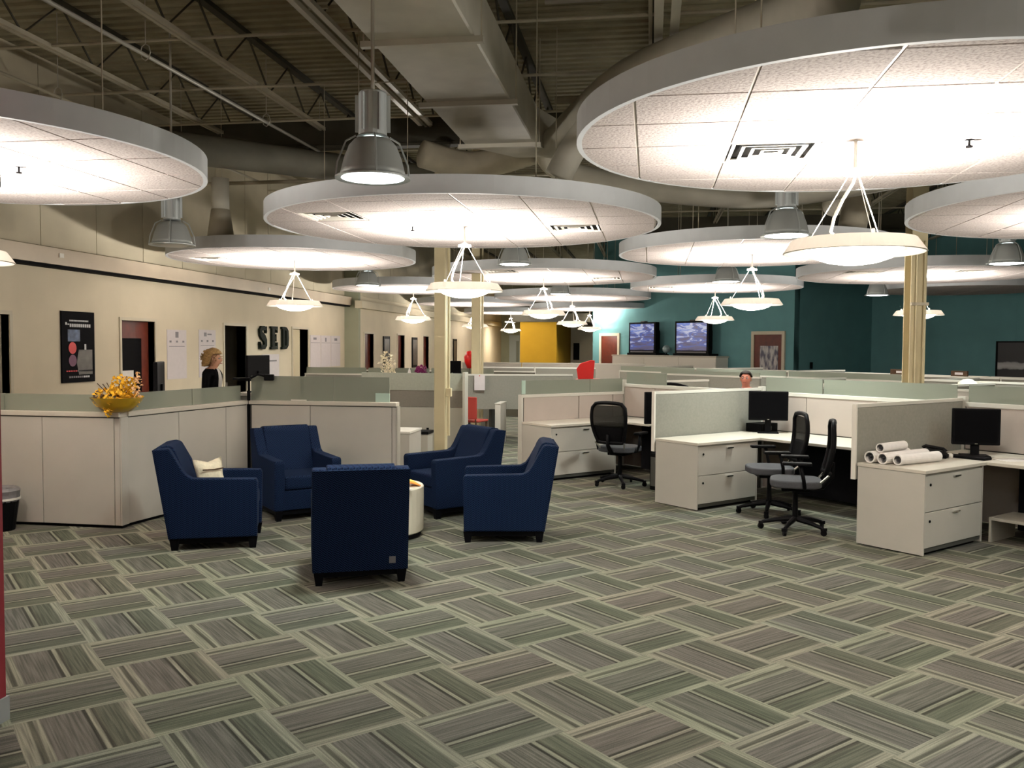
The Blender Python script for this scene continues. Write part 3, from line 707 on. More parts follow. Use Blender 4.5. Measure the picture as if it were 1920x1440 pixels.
# ================================================================== LOUNGE
def rbox(x0, x1, y0, y1, z0, z1): return MB().box(x0, x1, y0, y1, z0, z1)
def make_armchair():
    t = thing('armchair', 'x', 'armchair')
    prof = [(-.335, .10), (.365, .10), (.375, .565), (.36, .592), (-.15, .605), (-.20, .63), (-.235, .68), (-.325, .845), (-.345, .862), (-.445, .855), (-.455, .84)]
    arm = MB().prism(prof, -.055, .055, 'x').mesh('arm', M_chev, bevel=.010)
    place('arm', arm, t, (-.315, 0, 0)); place('arm', arm, t, (.315, 0, 0))
    bk = [(-.335, .12), (-.13, .40), (-.30, .83), (-.325, .868), (-.36, .880), (-.44, .866), (-.458, .84)]
    MB().prism(bk, -.262, .262, 'x').build('backrest', M_chev, t, bevel=.012)
    MB().prism([(-.345, .10), (-.335, .10), (-.455, .850), (-.466, .848)], -.368, .368, 'x').build('back_panel', M_chev, t)
    MB().box(-.258, .258, -.20, .355, .295, .435).build('seat_cushion', M_chev, t, bevel=.03, seg=3)
    MB().box(-.262, .262, .31, .345, .10, .293).build('front_apron', M_chev, t, bevel=.006)
    MB().box(-.34, .34, -.31, .33, .055, .10).build('plinth', M_navy_legs, t)
    leg = MB().quadbox([(-.025, -.025, 0), (.025, -.025, 0), (.025, .025, 0), (-.025, .025, 0), (-.04, -.04, .10), (.04, -.04, .10), (.04, .04, .10), (-.04, .04, .10)]).mesh('leg', M_navy_legs)
    for sx in (-1, 1):
        for y in (-.30, .33): place('leg', leg, t, (sx * .32, y, 0))
    return t
CH = [((-3.75, 7.18), (.93, .36), 'blue armchair at the left holding the cream cushion'),
      ((-3.58, 8.55), (.66, -.75), 'blue armchair at the back left against the reception counter'),
      ((-2.18, 6.37), (-.38, .92), 'nearest blue armchair, seen from behind in shadow'),
      ((-2.05, 8.95), (-.72, -.69), 'blue armchair in front of the slim column'),
      ((-1.30, 7.90), (-.98, -.18), 'blue armchair at the right seen from its side')]
ch0 = make_armchair(); ch0.scale = (.925, 1, 1)
for k, (p, f, lab) in enumerate(CH):
    loc = (p[0], p[1], 0); rz = face(*f)
    if k == 0: ch0.location = loc; ch0.rotation_euler = (0, 0, rz); ch0['label'] = lab; ch0['group'] = 'blue lounge armchairs'
    else: clone(ch0, loc, rz, lab, 'blue lounge armchairs')
# pale rectangular tag low on the back of the nearest chair
nb = [o for o in bpy.data.objects if o.get('label', '').startswith('nearest blue')][0]
MB().box(.22, .27, -.362, -.352, .15, .20).build('corner_tag', mat('grey_tag', (.10, .10, .11)), nb)
# cushion
cu = thing('cushion', 'small cream cushion propped in the left armchair', 'cushion', (-3.76, 7.14, .452), face(.80, -.60)); cu.scale = (.82, .82, .82)
mb = MB(); N = 12
for side in (1, -1):
    for i in range(N + 1):
        for j in range(N + 1):
            u, v = i / N * 2 - 1, j / N * 2 - 1
            th = .075 * (1 - abs(u) ** 3.0) * (1 - abs(v) ** 3.0)
            mb.v.append((u * .17 * (1 - .10 * (1 - abs(v))), side * th, .17 + v * .16 * (1 - .10 * (1 - abs(u))) + (0.03 * abs(u) if v > .9 else 0)))
for side in (0, 1):
    b = side * (N + 1) ** 2
    for i in range(N):
        for j in range(N):
            q = (b + i * (N + 1) + j, b + (i + 1) * (N + 1) + j, b + (i + 1) * (N + 1) + j + 1, b + i * (N + 1) + j + 1)
            mb.f.append(q if side == 0 else q[::-1])
me = mb.mesh('cushion_cover', M_cushion, smooth=True)
bm = bmesh.new(); bm.from_mesh(me); bmesh.ops.remove_doubles(bm, verts=bm.verts, dist=.001); bm.to_mesh(me); bm.free()
place('cushion_cover', me, cu, rot=(math.radians(18), 0, .1))
MB().tube([(-.12, .082, .22), (0, .10, .21), (.12, .082, .22)], .008, 6).build('trim_cord', M_twig, cu, rot=(math.radians(18), 0, .1))
# drum table
tb = thing('drum_table', 'round white drum table between the armchairs', 'table', (-2.44, 7.72, 0))
MB().lathe([(0, .045), (.40, .045), (.41, .055), (.41, .445), (.40, .455), (0, .455)], 40).build('drum', M_table, tb, smooth=False)
MB().lathe([(0, 0), (.385, 0), (.385, .045), (0, .045)], 40).build('plinth', M_kick, tb)
mg = thing('magazine', 'orange and yellow magazine curling on the drum table', 'magazine', (-2.20, 7.72, .456), .5)
mb = MB(); pr_ = [(-.13 + .26 * k / 8, .012 + .03 * math.sin(k / 8 * PI)) for k in range(9)]
MB().prism(pr_ + [(p[0], p[1] - .010) for p in pr_[::-1]], -.1, .1, 'y').build('cover', M_orange, mg)
MB().prism([(p[0] * .8, p[1] + .014 + .03 * abs(p[0])) for p in pr_] + [(p[0] * .8, p[1] + .004) for p in pr_[::-1]], -.07, .08, 'y').build('inner_pages', mat('yellow_page', (.85, .62, .12), rough=.8), mg)
bk = thing('leaflet', 'small leaflet lying near the edge of the drum table', 'leaflet', (-2.14, 7.50, .456), 1.0)
MB().box(-.04, .04, -.06, .06, 0, .006).build('sheet', M_white_paper, bk)
MB().box(-.015, .015, -.03, .0, .006, .0075).build('print', M_inkgrey, bk)
# ================================================================== RECEPTION COUNTER
def counter(name, P0, P1, panels, label, glass, caplen=(0, 0), side=1):
    P0, P1 = Vector((*P0, 0)), Vector((*P1, 0)); d = P1 - P0; L = d.length; rz = math.atan2(d.y, d.x)
    t = thing(name, label, 'counter', P0, rz, 'reception counter sections')
    # local +X along the run, front face at y=0, body behind (+Y)
    MB().box(0, L, .012, .11, .03, 1.045).build('core', M_seam, t)
    MB().box(0, L, .02, .10, 0, .03).build('plinth', M_kick, t)
    for a, b in panels: MB().box(a + .003, b - .003, 0, .02, .03, 1.035).build('front_panel', M_lam, t, bevel=.002, seg=1)
    MB().box(-caplen[0], L + caplen[1], -.012, .125, 1.045, 1.09).build('counter_cap', M_top, t, bevel=.004, seg=1)
    for a, b, z in glass:
        g = MB().box(a + .004, b - .004, .055, .067, 1.09, z).build('glass_screen', M_glass, t)
    return t
c1 = counter('reception_counter', (-7.3, 7.50), (-4.87, 7.50), [(0, 1.63), (1.63, 2.37), (2.37, 2.43)], 'left section of the white reception counter, behind the bin', [(0, 1.2, 1.25), (1.2, 2.36, 1.25)])
MB().box(2.43, 2.445, 0, .11, .03, 1.045).build('end_panel', M_lam, c1)
c2 = counter('reception_counter', (-4.865, 7.62), (-4.565, 9.49), [(.0, .72), (.72, 1.50), (1.50, 1.89)], 'receding middle section of the reception counter under the yellow flowers', [(.06, 1.0, 1.26), (1.0, 1.85, 1.26)])
c3 = counter('reception_counter', (-4.55, 9.50), (-2.80, 9.50), [(.03, .74), (.74, 1.70), (1.70, 1.75)], 'right section of the reception counter behind the armchairs', [(.0, 1.0, 1.37), (1.0, 1.66, 1.37)])
MB().box(1.50, 1.665, .03, .042, 1.09, 1.19).build('glass_tab', M_glass_edge, c3)
MB().box(1.75, 1.765, .0, .11, .0, 1.045).build('end_panel', M_lam_side, c3)
MB().box(-.02, .01, -.004, .02, .03, 1.2).build('black_post', M_black, c3)
pst = thing('desk_lamp', 'black clamp lamp arm at the corner of the reception glass', 'lamp', (-4.52, 9.44, 1.09), .3)
MB().tube([(0, 0, 0), (0, 0, .24)], .015, 8).build('post', M_black, pst)
MB().tube([(-.12, 0, .235), (.0, 0, .245), (.10, .02, .30), (.20, .03, .27)], .013, 8).build('arm', M_black, pst)
MB().box(-.17, .02, -.05, .05, .24, .262).build('foot_plate', M_black, pst, bevel=.006)
MB().box(.17, .28, -.04, .05, .23, .30).build('lamp_head', M_black, pst, bevel=.01)
pen = tag(MB().tube([(-4.05, 9.53, 1.099), (-3.86, 9.51, 1.099)], .008, 6).build('pen', M_white, ), 'white pen lying on the right counter cap', 'pen')
# bin
bn = thing('waste_bin', 'black waste bin with a grey bag beside the left counter section', 'bin', (-5.93, 7.26, 0))
MB().lathe([(0, .01), (.115, 0), (.155, .30), (.16, .30), (.12, -.0), (0, 0)], 20).build('bin_body', M_black, bn)
MB().lathe([(.158, .27), (.168, .30), (.165, .335), (.172, .37), (.15, .395), (.11, .38), (.09, .33)], 14).build('bag', M_bag, bn, smooth=False)
MB().lathe([(.162, .285), (.170, .285), (.170, .305), (.162, .305)], 20, closed=True).build('bag_hem', M_white, bn)
# yellow flowers in an amber bowl on the counter corner
fl = thing('flower_bowl', 'amber bowl of yellow blossoms on the reception corner', 'flowers', (-4.93, 7.56, 1.09))
MB().lathe([(0, .004), (.10, 0), (.13, .01), (.19, .07), (.235, .135), (.24, .14), (.225, .13), (.18, .065), (.12, .015), (0, .012)], 28).build('bowl', M_bowl, fl, smooth=True)
rnd = random.Random(3)
def petals(n, cx, cz, rx, rz_, size, m, parent, name, zmin=-9, cy=0):
    mb = MB()
    for _ in range(n):
        while True:
            p = Vector((rnd.uniform(-1, 1), rnd.uniform(-1, 1), rnd.uniform(-1, 1)))
            if p.length < 1: break
        c = Vector((cx + p.x * rx, cy + p.y * rx, cz + p.z * rz_))
        if c.z < zmin: continue
        u = Vector((rnd.uniform(-1, 1), rnd.uniform(-1, 1), rnd.uniform(-1, 1))).normalized(); w = u.orthogonal().normalized(); s_ = size * rnd.uniform(.6, 1.3)
        b = len(mb.v); nrm = u.cross(w) * s_ * .35
        mb.v += [tuple(c - u * s_), tuple(c + w * s_ * .6 + nrm), tuple(c + u * s_), tuple(c - w * s_ * .6 + nrm)]
        mb.f += [(b, b + 1, b + 2), (b, b + 2, b + 3)]
    o = mb.build(name, m, parent); o['kind'] = 'stuff'; return o
petals(260, .0, .13, .22, .11, .026, M_petal, fl, 'blossoms', zmin=.04)
petals(160, .06, .24, .12, .12, .022, M_petal, fl, 'upper_blossoms', zmin=.10)
petals(60, .20, .25, .05, .16, .018, mat('pale_petal', (.8, .5, .25), rough=.7), fl, 'pale_blossoms', zmin=.1)
for k in range(7):
    a = k * .9; MB().tube([(0, 0, .03), (.06 * math.cos(a), .06 * math.sin(a), .15), (.17 * math.cos(a), .17 * math.sin(a), .27)], .004, 5).build('twig', M_twig, fl)
MB().tube([(-.12, -.10, .20), (-.16, -.12, .17), (-.14, -.14, .14), (-.09, -.13, .14), (-.07, -.12, .17)], .013, 6).build('ribbon', M_twig, fl)
dr = petals(70, .0, .0, .035, .085, .018, M_petal, fl, 'hanging_blossoms', cy=-.15); dr.location = (.0, 0, .04)
# monitors on the reception desk
def monitor(label, loc, rz, w=.44, h=.33, base=True, tilt=0, stand=.12, group=None):
    t = thing('computer_monitor', label, 'monitor', loc, rz, group)   # screen faces local -Y
    c = MB().box(-w / 2, w / 2, 0, .045, stand, stand + h).build('case', M_black, t, bevel=.008)
    MB().box(-w / 2 + .018, w / 2 - .018, -.003, -.001, stand + .025, stand + h - .018).build('screen', M_screen_off, c)
    MB().box(-.012, .012, -.006, -.002, stand + .008, stand + .016).build('badge', M_chrome, c)
    MB().box(-.035, .035, .03, .065, .01, stand + .12).build('neck', M_black, t)
    MB().box(-.12, .12, -.05, .14, 0, .014).build('base', M_black, t, bevel=.004, seg=1)
    return t
monitor('thin dark monitor seen edge-on left of the receptionist', (-5.24, 8.75, 1.06), math.radians(-70), .40, .36)
sh = thing('riser_shelf', 'low desk riser carrying the edge-on monitor', 'riser', (-5.40, 8.75, .735))
MB().box(-.35, .35, -.35, .35, .29, .32).build('shelf', M_seam, sh)
for sx in (-.32, .3): MB().box(sx, sx + .02, -.35, .35, 0, .29).build('side_panel', M_seam, sh)
monitor('black monitor to the right of the receptionist', (-4.75, 10.12, 1.15), math.radians(-103), .42, .31, stand=.14)
sh2 = thing('monitor_stand', 'tall pale stand under the right reception monitor', 'stand', (-4.73, 10.12, 0))
MB().box(-.2, .28, -.28, .28, 1.12, 1.15).build('shelf', M_lam, sh2)
for sx in (-.19, .25): MB().box(sx, sx + .02, -.28, .28, 0, 1.12).build('side_panel', M_lam, sh2)
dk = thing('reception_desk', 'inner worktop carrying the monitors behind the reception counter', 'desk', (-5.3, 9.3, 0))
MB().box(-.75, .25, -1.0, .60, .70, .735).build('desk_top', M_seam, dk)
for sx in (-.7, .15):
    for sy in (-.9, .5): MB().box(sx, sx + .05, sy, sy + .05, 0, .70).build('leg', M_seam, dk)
# ================================================================== LEFT WALL DECORATION
po = thing('poster', 'tall black poster with red circles on the beige wall', 'poster', (-8.195, 11.62, 0), PI / 2)   # local x = +Y, face -y
po.rotation_euler = (0, 0, PI / 2)
def onwall(parent, y0, y1, z0, z1, m, name, d0=.0, d1=.012):
    # parent turned 90 degrees: local x runs along +Y of the wall, local -y points into the room
    return MB().box(y0, y1, -d1, -d0, z0, z1).build(name, m, parent)
onwall(po, -.37, .37, 1.17, 2.19, M_poster, 'board', 0, .02)
for k in range(14): onwall(po, -.20 + k * .031, -.178 + k * .031, 2.045, 2.068, M_whiteprint, 'heading_mark', .02, .022)
for k in range(12): onwall(po, -.29 + k * .048, -.255 + k * .048, 1.965 + (.03 if k < 2 else 0), 2.012 + (.02 if k == 0 else 0), M_whiteprint, 'title_mark', .02, .022)
onwall(po, -.24, .03, 1.76, 1.93, M_bluegrey, 'photo_print', .02, .022)
for z, m, nm in ((1.665, M_redprint, 'red_circle'), (1.485, M_plum, 'plum_circle')):
    MB().lathe([(0, 0), (.085, 0), (.085, .003), (0, .003)], 24).build(nm, m, po, loc=(-.14, -.020, z), rot=(PI / 2, 0, 0))
MB().prism([(0, -.22), (.31, -.22), (.31, .14), (.0, .14), (-.05, -.05)], -.022, -.020, 'y').build('grey_panel', M_greyprint, po, loc=(0, 0, 1.50))
onwall(po, .13, .17, 1.64, 1.72, M_whiteprint, 'small_figure', .02, .022)
for k in range(12): onwall(po, -.28 + k * .05, -.245 + k * .05, 1.325, 1.345, M_redprint if k < 5 else M_whiteprint if k < 8 else M_bluegrey, 'caption_mark', .02, .022)
for k in range(10): onwall(po, -.22 + k * .047, -.185 + k * .047, 1.235, 1.262, M_inkgrey if k < 7 else M_whiteprint, 'footer_mark', .02, .022)
def sheet(y0, y1, z0, z1, label, marks):
    t = thing('wall_chart', label, 'chart', (-8.198, (y0 + y1) / 2, 0), PI / 2, 'paper charts on the beige wall'); w = (y1 - y0) / 2
    onwall(t, -w, w, z0, z1, M_paper, 'sheet', 0, .006)
    for (a, b, c, d) in marks: onwall(t, -w + a * 2 * w, -w + b * 2 * w, z0 + c * (z1 - z0), z0 + d * (z1 - z0), M_inkgrey, 'ink_mark', .006, .0075)
    return t
mk = [(.42, .58, .84, .96), (.12, .22, .74, .78), (.45, .55, .74, .78), (.78, .88, .74, .78), (.1, .9, .66, .67)]
sheet(14.01, 14.65, 1.12, 1.98, 'white chart on the wall between mahogany door and receptionist', mk)
sheet(15.09, 15.72, 1.12, 2.0, 'white chart on the wall just behind the receptionist', [(.3, .45, .86, .94), (.5, .75, .89, .92)] + mk[1:])
for k, nm in enumerate(('leftmost', 'middle', 'rightmost')):
    y0 = 20.45 + k * .71
    sheet(y0, y0 + .68, 1.17, 1.97, nm + ' of three white charts right of the lit office', [(.3, .6, .86, .93) if k == 0 else (.42, .55, .80, .93) if k == 1 else (.35, .65, .84, .92), (.05, .95, .76, .77)])
nt_ = sheet(17.75, 18.62, .95, 1.52, 'white notice with red emblem under the SED letters', [(.42, .85, .72, .78)])
onwall(nt_, -.36, -.22, 1.22, 1.42, M_redprint, 'red_emblem', .006, .0085)
pp2 = thing('picture_frame', 'small dark picture frame on the far beige wall, first from the left', 'picture', (-7.795, 25.38, 0), PI / 2, 'pictures on the far wall')
onwall(pp2, -.32, .32, 1.0, 2.0, M_black, 'frame', 0, .03); onwall(pp2, -.25, .25, 1.08, 1.92, M_pic, 'print', .03, .034)
for y, lab in ((28.55, 'dark picture frame between the second and third far doors'), (34.7, 'dark picture frame beside the second cream column')):
    q = clone(pp2, (-7.795, y, 0), PI / 2, lab, 'pictures on the far wall')
# SED letters: heavy slab letters standing off the wall (local x along +Y, z up)
LH = .50; z0 = 1.63
def letter(name, ych, label):
    return thing('wall_letter', label, 'letter', (-8.19, ych, z0), PI / 2, 'black SED letters')
def ribbon(pts, w):
    L_, R_ = [], []
    for i, p in enumerate(pts):
        a = Vector(pts[max(i - 1, 0)]); b = Vector(pts[min(i + 1, len(pts) - 1)]); d = (b - a).normalized(); n_ = Vector((-d.y, d.x)); ww = w[i] if isinstance(w, list) else w
        L_.append(tuple(Vector(p) + n_ * ww / 2)); R_.append(tuple(Vector(p) - n_ * ww / 2))
    return L_, R_
def strip(mb, pts, w, d0=-.05, d1=0.0):
    L_, R_ = ribbon(pts, w)
    n_ = len(pts); b = len(mb.v)
    for dd in (d0, d1):
        mb.v += [(p[0], dd, p[1]) for p in L_] + [(p[0], dd, p[1]) for p in R_]
    o2 = 2 * n_
    for i in range(n_ - 1):
        mb.f += [(b + i, b + i + 1, b + n_ + i + 1, b + n_ + i), (b + o2 + i, b + o2 + n_ + i, b + o2 + n_ + i + 1, b + o2 + i + 1), (b + i, b + o2 + i, b + o2 + i + 1, b + i + 1), (b + n_ + i, b + n_ + i + 1, b + o2 + n_ + i + 1, b + o2 + n_ + i)]
    mb.f += [(b, b + n_, b + o2 + n_, b + o2), (b + n_ - 1, b + o2 + n_ - 1, b + o2 + 2 * n_ - 1, b + 2 * n_ - 1)]
sp = [(.15, .37), (.13, .44), (.04, .455), (-.06, .45), (-.115, .40), (-.10, .33), (-.03, .28), (.05, .24), (.11, .18), (.115, .10), (.06, .05), (-.04, .045), (-.12, .06), (-.15, .13)]
ls = letter('S', 17.72, 'black wall letter S, first of the SED letters'); mb = MB(); strip(mb, sp, [.07, .085, .09, .10, .125, .14, .15, .15, .14, .125, .10, .09, .085, .07]); mb.build('letter_body', M_letter, ls)
MB().box(.12, .17, -.05, 0, .34, .49).build('serif', M_letter, ls); MB().box(-.17, -.12, -.05, 0, .01, .16).build('serif', M_letter, ls)
le = letter('E', 18.28, 'black wall letter E, middle of the SED letters')
MB().prism([(-.17, 0), (.17, 0), (.17, .15), (.12, .15), (.11, .07), (.02, .07), (.02, .215), (.07, .215), (.07, .17), (.10, .17), (.10, .33), (.07, .33), (.07, .285), (.02, .285), (.02, .43), (.11, .43), (.12, .36), (.17, .36), (.17, .5), (-.17, .5), (-.17, .45), (-.12, .45), (-.12, .05), (-.17, .05)], -.05, 0, 'y').build('letter_body', M_letter, le)
ld = letter('D', 18.86, 'black wall letter D, last of the SED letters')
MB().prism([(-.17, 0), (-.02, 0), (-.02, .05), (-.02, .45), (-.02, .5), (-.17, .5), (-.17, .45), (-.13, .45), (-.13, .05), (-.17, .05)], -.05, 0, 'y').build('stem', M_letter, ld)
mb = MB(); strip(mb, [(-.02, .465), (.06, .455), (.115, .40), (.125, .25), (.115, .10), (.06, .045), (-.02, .035)], [.07, .08, .12, .13, .12, .08, .07]); mb.build('bowl_stroke', M_letter, ld)
# ================================================================== WORKSTATIONS (turned 45 degrees)
O0 = Vector((.05, 9.88, 0)); MOD = 2.47
def ost(i): return O0 + B_ * (MOD * i)
def W_(i, a, b, z=0): v = ost(i) + A_ * a + B_ * b; return (v.x, v.y, z)
# local x = A (away to the right), local -y = B (towards the right foreground)
def divider(i, label, tiled=False):
    t = thing('cubicle_divider', label, 'divider', ost(i), RZ_A, 'dividers between the workstations')
    if tiled:
        MB().box(0, 1.83, -.02, .02, .02, 1.04).build('core', M_seam, t)
        for a, b in ((0.02, .98), (.985, 1.62), (1.625, 1.83)):
            for z0, z1 in ((.02, .685), (.72, 1.04)):
                for y in (-.035, .02): MB().box(a, b - .006, y, y + .015, z0, z1).build('panel_tile', M_pink, t, bevel=.002, seg=1)
        MB().box(-.005, 1.835, -.04, .04, 1.04, 1.08).build('top_cap', M_cap, t, bevel=.004, seg=1)
        MB().box(-.025, .0, -.04, .04, 0, 1.08).build('end_post', M_cap, t)
        MB().box(.0, 1.2, -.006, .006, 1.08, 1.27).build('glass_screen', M_glass, t)
        MB().box(1.21, 1.83, -.006, .006, 1.08, 1.27).build('glass_screen', M_glass, t)
        MB().box(-.004, .06, -.012, -.008, 1.09, 1.27).build('glass_tab', M_glass_edge, t)
    else:
        MB().box(0, 1.83, -.018, .018, .57, 1.205).build('fabric_panel', M_fab, t, bevel=.004, seg=1)
        MB().box(0, 1.83, -.021, .021, 1.205, 1.235).build('top_cap', M_cap, t)
        MB().box(-.02, .0, -.021, .021, .57, 1.235).build('end_post', M_white, t)
        MB().box(1.79, 1.83, -.03, .03, 0, .57).build('support_leg', M_seam, t)
    return t
divider(-1, 'blush tiled divider with frosted glass at the left workstation', True)
divider(0, 'grey fabric divider behind the middle filing cabinet')
divider(1, 'grey fabric divider behind the right filing cabinet')
divider(2, 'grey fabric divider beyond the right photo edge')
def spine(i, label):
    t = thing('spine_panel', label, 'panel', ost(i), RZ_A, 'spine panels along the workstations')
    MB().box(1.85, 1.89, -MOD + .05, -.05, .02, 1.15).build('core', M_seam, t)
    e = [-.05, -.66, -1.55, -MOD + .05]
    for a, b in zip(e[:-1], e[1:]):
        for z0, z1 in ((.02, .70), (.73, 1.15)):
            for x in (1.835, 1.89): MB().box(x, x + .015, b + .004, a - .004, z0, z1).build('panel_tile', M_pink, t, bevel=.002, seg=1)
    MB().box(1.825, 1.915, -MOD + .04, -.04, 1.15, 1.195).build('top_cap', M_cap, t, bevel=.004, seg=1)
    for a, b in (((-.06, -.85), (-.87, -MOD + .06)) if i != -1 else ((-.06, -.85),)): MB().box(1.864, 1.876, b, a, 1.195, 1.365).build('glass_screen', M_glass, t)
    MB().box(1.84, 1.90, -.04, .04, 0, 1.25).build('corner_post', M_cap, t)
    return t
for i, lab in ((-1, 'spine panel with frosted glass at the left workstation'), (0, 'spine panel with frosted glass behind the two task chairs'), (1, 'spine panel behind the monitor at the right')): spine(i, lab)
handle = MB().box(-.05, .05, -.018, 0, 0, .012).mesh('handle', M_chrome)
lock = MB().lathe([(0, 0), (.012, 0), (.012, .006), (0, .006)], 10).mesh('lock', M_black)
def filecab(i, label, wide=.95):
    t = thing('filing_cabinet', label, 'filing cabinet', ost(i), RZ_A, 'low filing cabinets')
    y0, y1 = -.655, -.045
    MB().box(0.0, wide, y0 + .022, y1, .03, .69).build('carcass', M_lam_side, t)
    MB().box(-.015, .0, y0, y1, .012, .69).build('end_panel', M_lam, t)
    MB().box(wide, wide + .015, y0, y1, .012, .69).build('end_panel', M_lam, t)
    MB().box(.03, wide - .03, y0 + .05, y1 - .03, 0, .03).build('plinth', M_kick, t)
    for z0, z1 in ((.07, .365), (.372, .672)):
        d = MB().box(.004, wide - .004, y0, y0 + .02, z0, z1).build('drawer', M_lam, t, bevel=.002, seg=1)
        place('handle', handle, d, (wide * .52, y0, z1 - .035))
        place('lock', lock, d, (.075, y0, z1 - .075), (PI / 2, 0, 0))
    MB().box(.004, wide - .004, y0 + .012, y0 + .02, .03, .066).build('kick_rail', M_seam, t)
    return t
filecab(-1, 'filing cabinet of the left workstation behind the right armchair', 1.1)
filecab(0, 'middle filing cabinet beside the task chairs')
filecab(1, 'right foreground filing cabinet carrying the paper rolls')
def worktop(i, label, xs=1.0, right=MOD - .07):
    t = thing('worktop', label, 'worktop', ost(i), RZ_A, 'L-shaped worktops')
    MB().prism([(-.02, -.04), (-.02, -.665), (xs, -.665), (xs, -right), (1.825, -right), (1.825, -.04)], .692, .722, 'z').build('top', M_top, t, bevel=.003, seg=1)
    MB().box(1.0 + .55, 1.0 + .575, -right, -.70, .05, .692).build('modesty_panel', M_kick, t)  # black colour puts the under-desk darkness into the panel
    MB().box(xs + .06, 1.78, -right + .0, -right + .025, 0, .692).build('support_panel', M_lam, t)
    return t
worktop(-1, 'worktop of the left workstation', 1.15); worktop(0, 'worktop running behind the two task chairs'); worktop(1, 'worktop under the right monitor and paper rolls')
gp = thing('side_bench', 'low white bench under the right worktop', 'bench', ost(1), RZ_A)
MB().box(1.04, 1.5, -1.15, -.70, .20, .225).build('shelf', M_lam_side, gp)
MB().box(1.04, 1.08, -1.18, -1.15, 0, .69).build('leg', M_lam, gp)
MB().box(1.47, 1.5, -1.18, -1.15, 0, .69).build('leg', M_lam, gp)
MB().box(1.04, 1.5, -.70, -.68, 0, .225).build('side_panel', M_lam_side, gp)
# ---- task chairs
def make_task():
    t = thing('task_chair', 'x', 'office chair')
    caster = MB().lathe([(0, -.012), (.028, -.012), (.028, .012), (0, .012)], 12).mesh('caster', M_black)
    for k in range(5):
        a = k * 2 * PI / 5 + .3; c, s = math.cos(a), math.sin(a)
        MB().tube([(.03 * c, .03 * s, .115), (.18 * c, .18 * s, .095), (.30 * c, .30 * s, .068)], [.028, .022, .016], 8).build('star_leg', M_black, t)
        place('caster', caster, t, (.31 * c, .31 * s, .029), (PI / 2, 0, a + .6))
        MB().box(-.02, .02, -.022, .022, .045, .075).build('caster_hood', M_black, t, loc=(.31 * c, .31 * s, 0), rot=a)
    MB().tube([(0, 0, .10), (0, 0, .40)], [.028, .022], 10).build('gas_lift', M_black, t)
    MB().box(-.11, .11, -.13, .13, .385, .43).build('tilt_box', M_black, t, bevel=.01)
    mb = MB(); outl = []
    for k in range(24):
        a = 2 * PI * k / 24; ex = .62; outl.append((.245 * math.copysign(abs(math.cos(a)) ** ex, math.cos(a)), .235 * math.copysign(abs(math.sin(a)) ** ex, math.sin(a))))
    MB().prism(outl, .43, .50, 'z').build('seat_pad', M_seat, t, bevel=.018, seg=3, smooth=False)
    # backrest: curved frame with see-through mesh above and a solid lumbar shell below (back is at -y)
    def bp(u, v):       # u -1..1 across, v 0..1 up
        wdt = .215 * (.80 + .28 * math.sin(min(v * 1.25, 1) * PI * .62)) * (1 if v < .8 else 1 - .9 * (v - .8) ** 1.5)
        return Vector((u * wdt, -.25 - .06 * v - .05 * (1 - u * u) * (1 - .6 * v) - .03 * math.sin(v * PI), .56 + .47 * v))
    ring = [bp(-1, v / 10) for v in range(10)] + [bp(u / 6, 1) + Vector((0, 0, .018 * (1 - (u / 6) ** 2))) for u in range(-5, 6)] + [bp(1, v / 10) for v in range(9, -1, -1)] + [bp(u / 6, 0) for u in range(5, -6, -1)]
    MB().tube(ring, .023, 8, closed=True).build('back_frame', M_black, t, smooth=True)
    def sheet_(v0, v1, name, m, off):
        mb = MB(); nu, nv = 8, 8
        for side in (0, 1):
            for i in range(nv + 1):
                for j in range(nu + 1):
                    p = bp(j / nu * 2 - 1, v0 + (v1 - v0) * i / nv); mb.v.append((p.x * .97, p.y + off - side * .006, p.z))
        n1 = (nu + 1) * (nv + 1)
        for i in range(nv):
            for j in range(nu):
                q = (i * (nu + 1) + j, i * (nu + 1) + j + 1, (i + 1) * (nu + 1) + j + 1, (i + 1) * (nu + 1) + j)
                mb.f += [q, tuple(n1 + x for x in q[::-1])]
        for i in range(nv):
            for j in (0, nu):
                a = i * (nu + 1) + j; mb.f.append((a, a + nu + 1, n1 + a + nu + 1, n1 + a))
        for j in range(nu):
            for i in (0, nv):
                a = i * (nu + 1) + j; mb.f.append((a, a + 1, n1 + a + 1, n1 + a))
        mb.build(name, m, t, smooth=True)
    sheet_(.42, .97, 'mesh_back', M_meshback, 0.0); sheet_(.02, .44, 'lumbar_shell', M_black, .006)
    MB().tube([(0, -.08, .41), (0, -.24, .43), (0, -.325, .53), (0, -.33, .66)], [.03, .03, .024, .018], 8).build('back_stem', M_black, t, smooth=True)
    for sx in (-1, 1):
        MB().tube([(sx * .10, -.08, .42), (sx * .27, -.07, .45), (sx * .29, -.06, .52), (sx * .285, -.03, .655)], .017, 8).build('arm_support', M_black, t, smooth=True)
        MB().box(sx * .285 - .04, sx * .285 + .04, -.13, .13, .655, .685).build('arm_pad', M_black, t, bevel=.010)
        MB().tube([(sx * .14, -.17, .44), (sx * .2, -.28, .56)], .011, 6).build('back_link', M_chrome, t)
    return t
M_meshback = mat('see_through_mesh', (.022, .022, .018), rough=.8, alpha=.84, spec=.1)
tc0 = make_task()
TC = [((1.37, 8.58), (-.986, .12), 'black task chair nearest, its back edge-on beside the right cabinet'),
      ((1.24, 9.42), (-.975, -.12), 'black task chair behind the nearest one at the middle worktop'),
      ((-.36, 11.0), (.42, .90), 'black mesh-back task chair at the left workstation')]
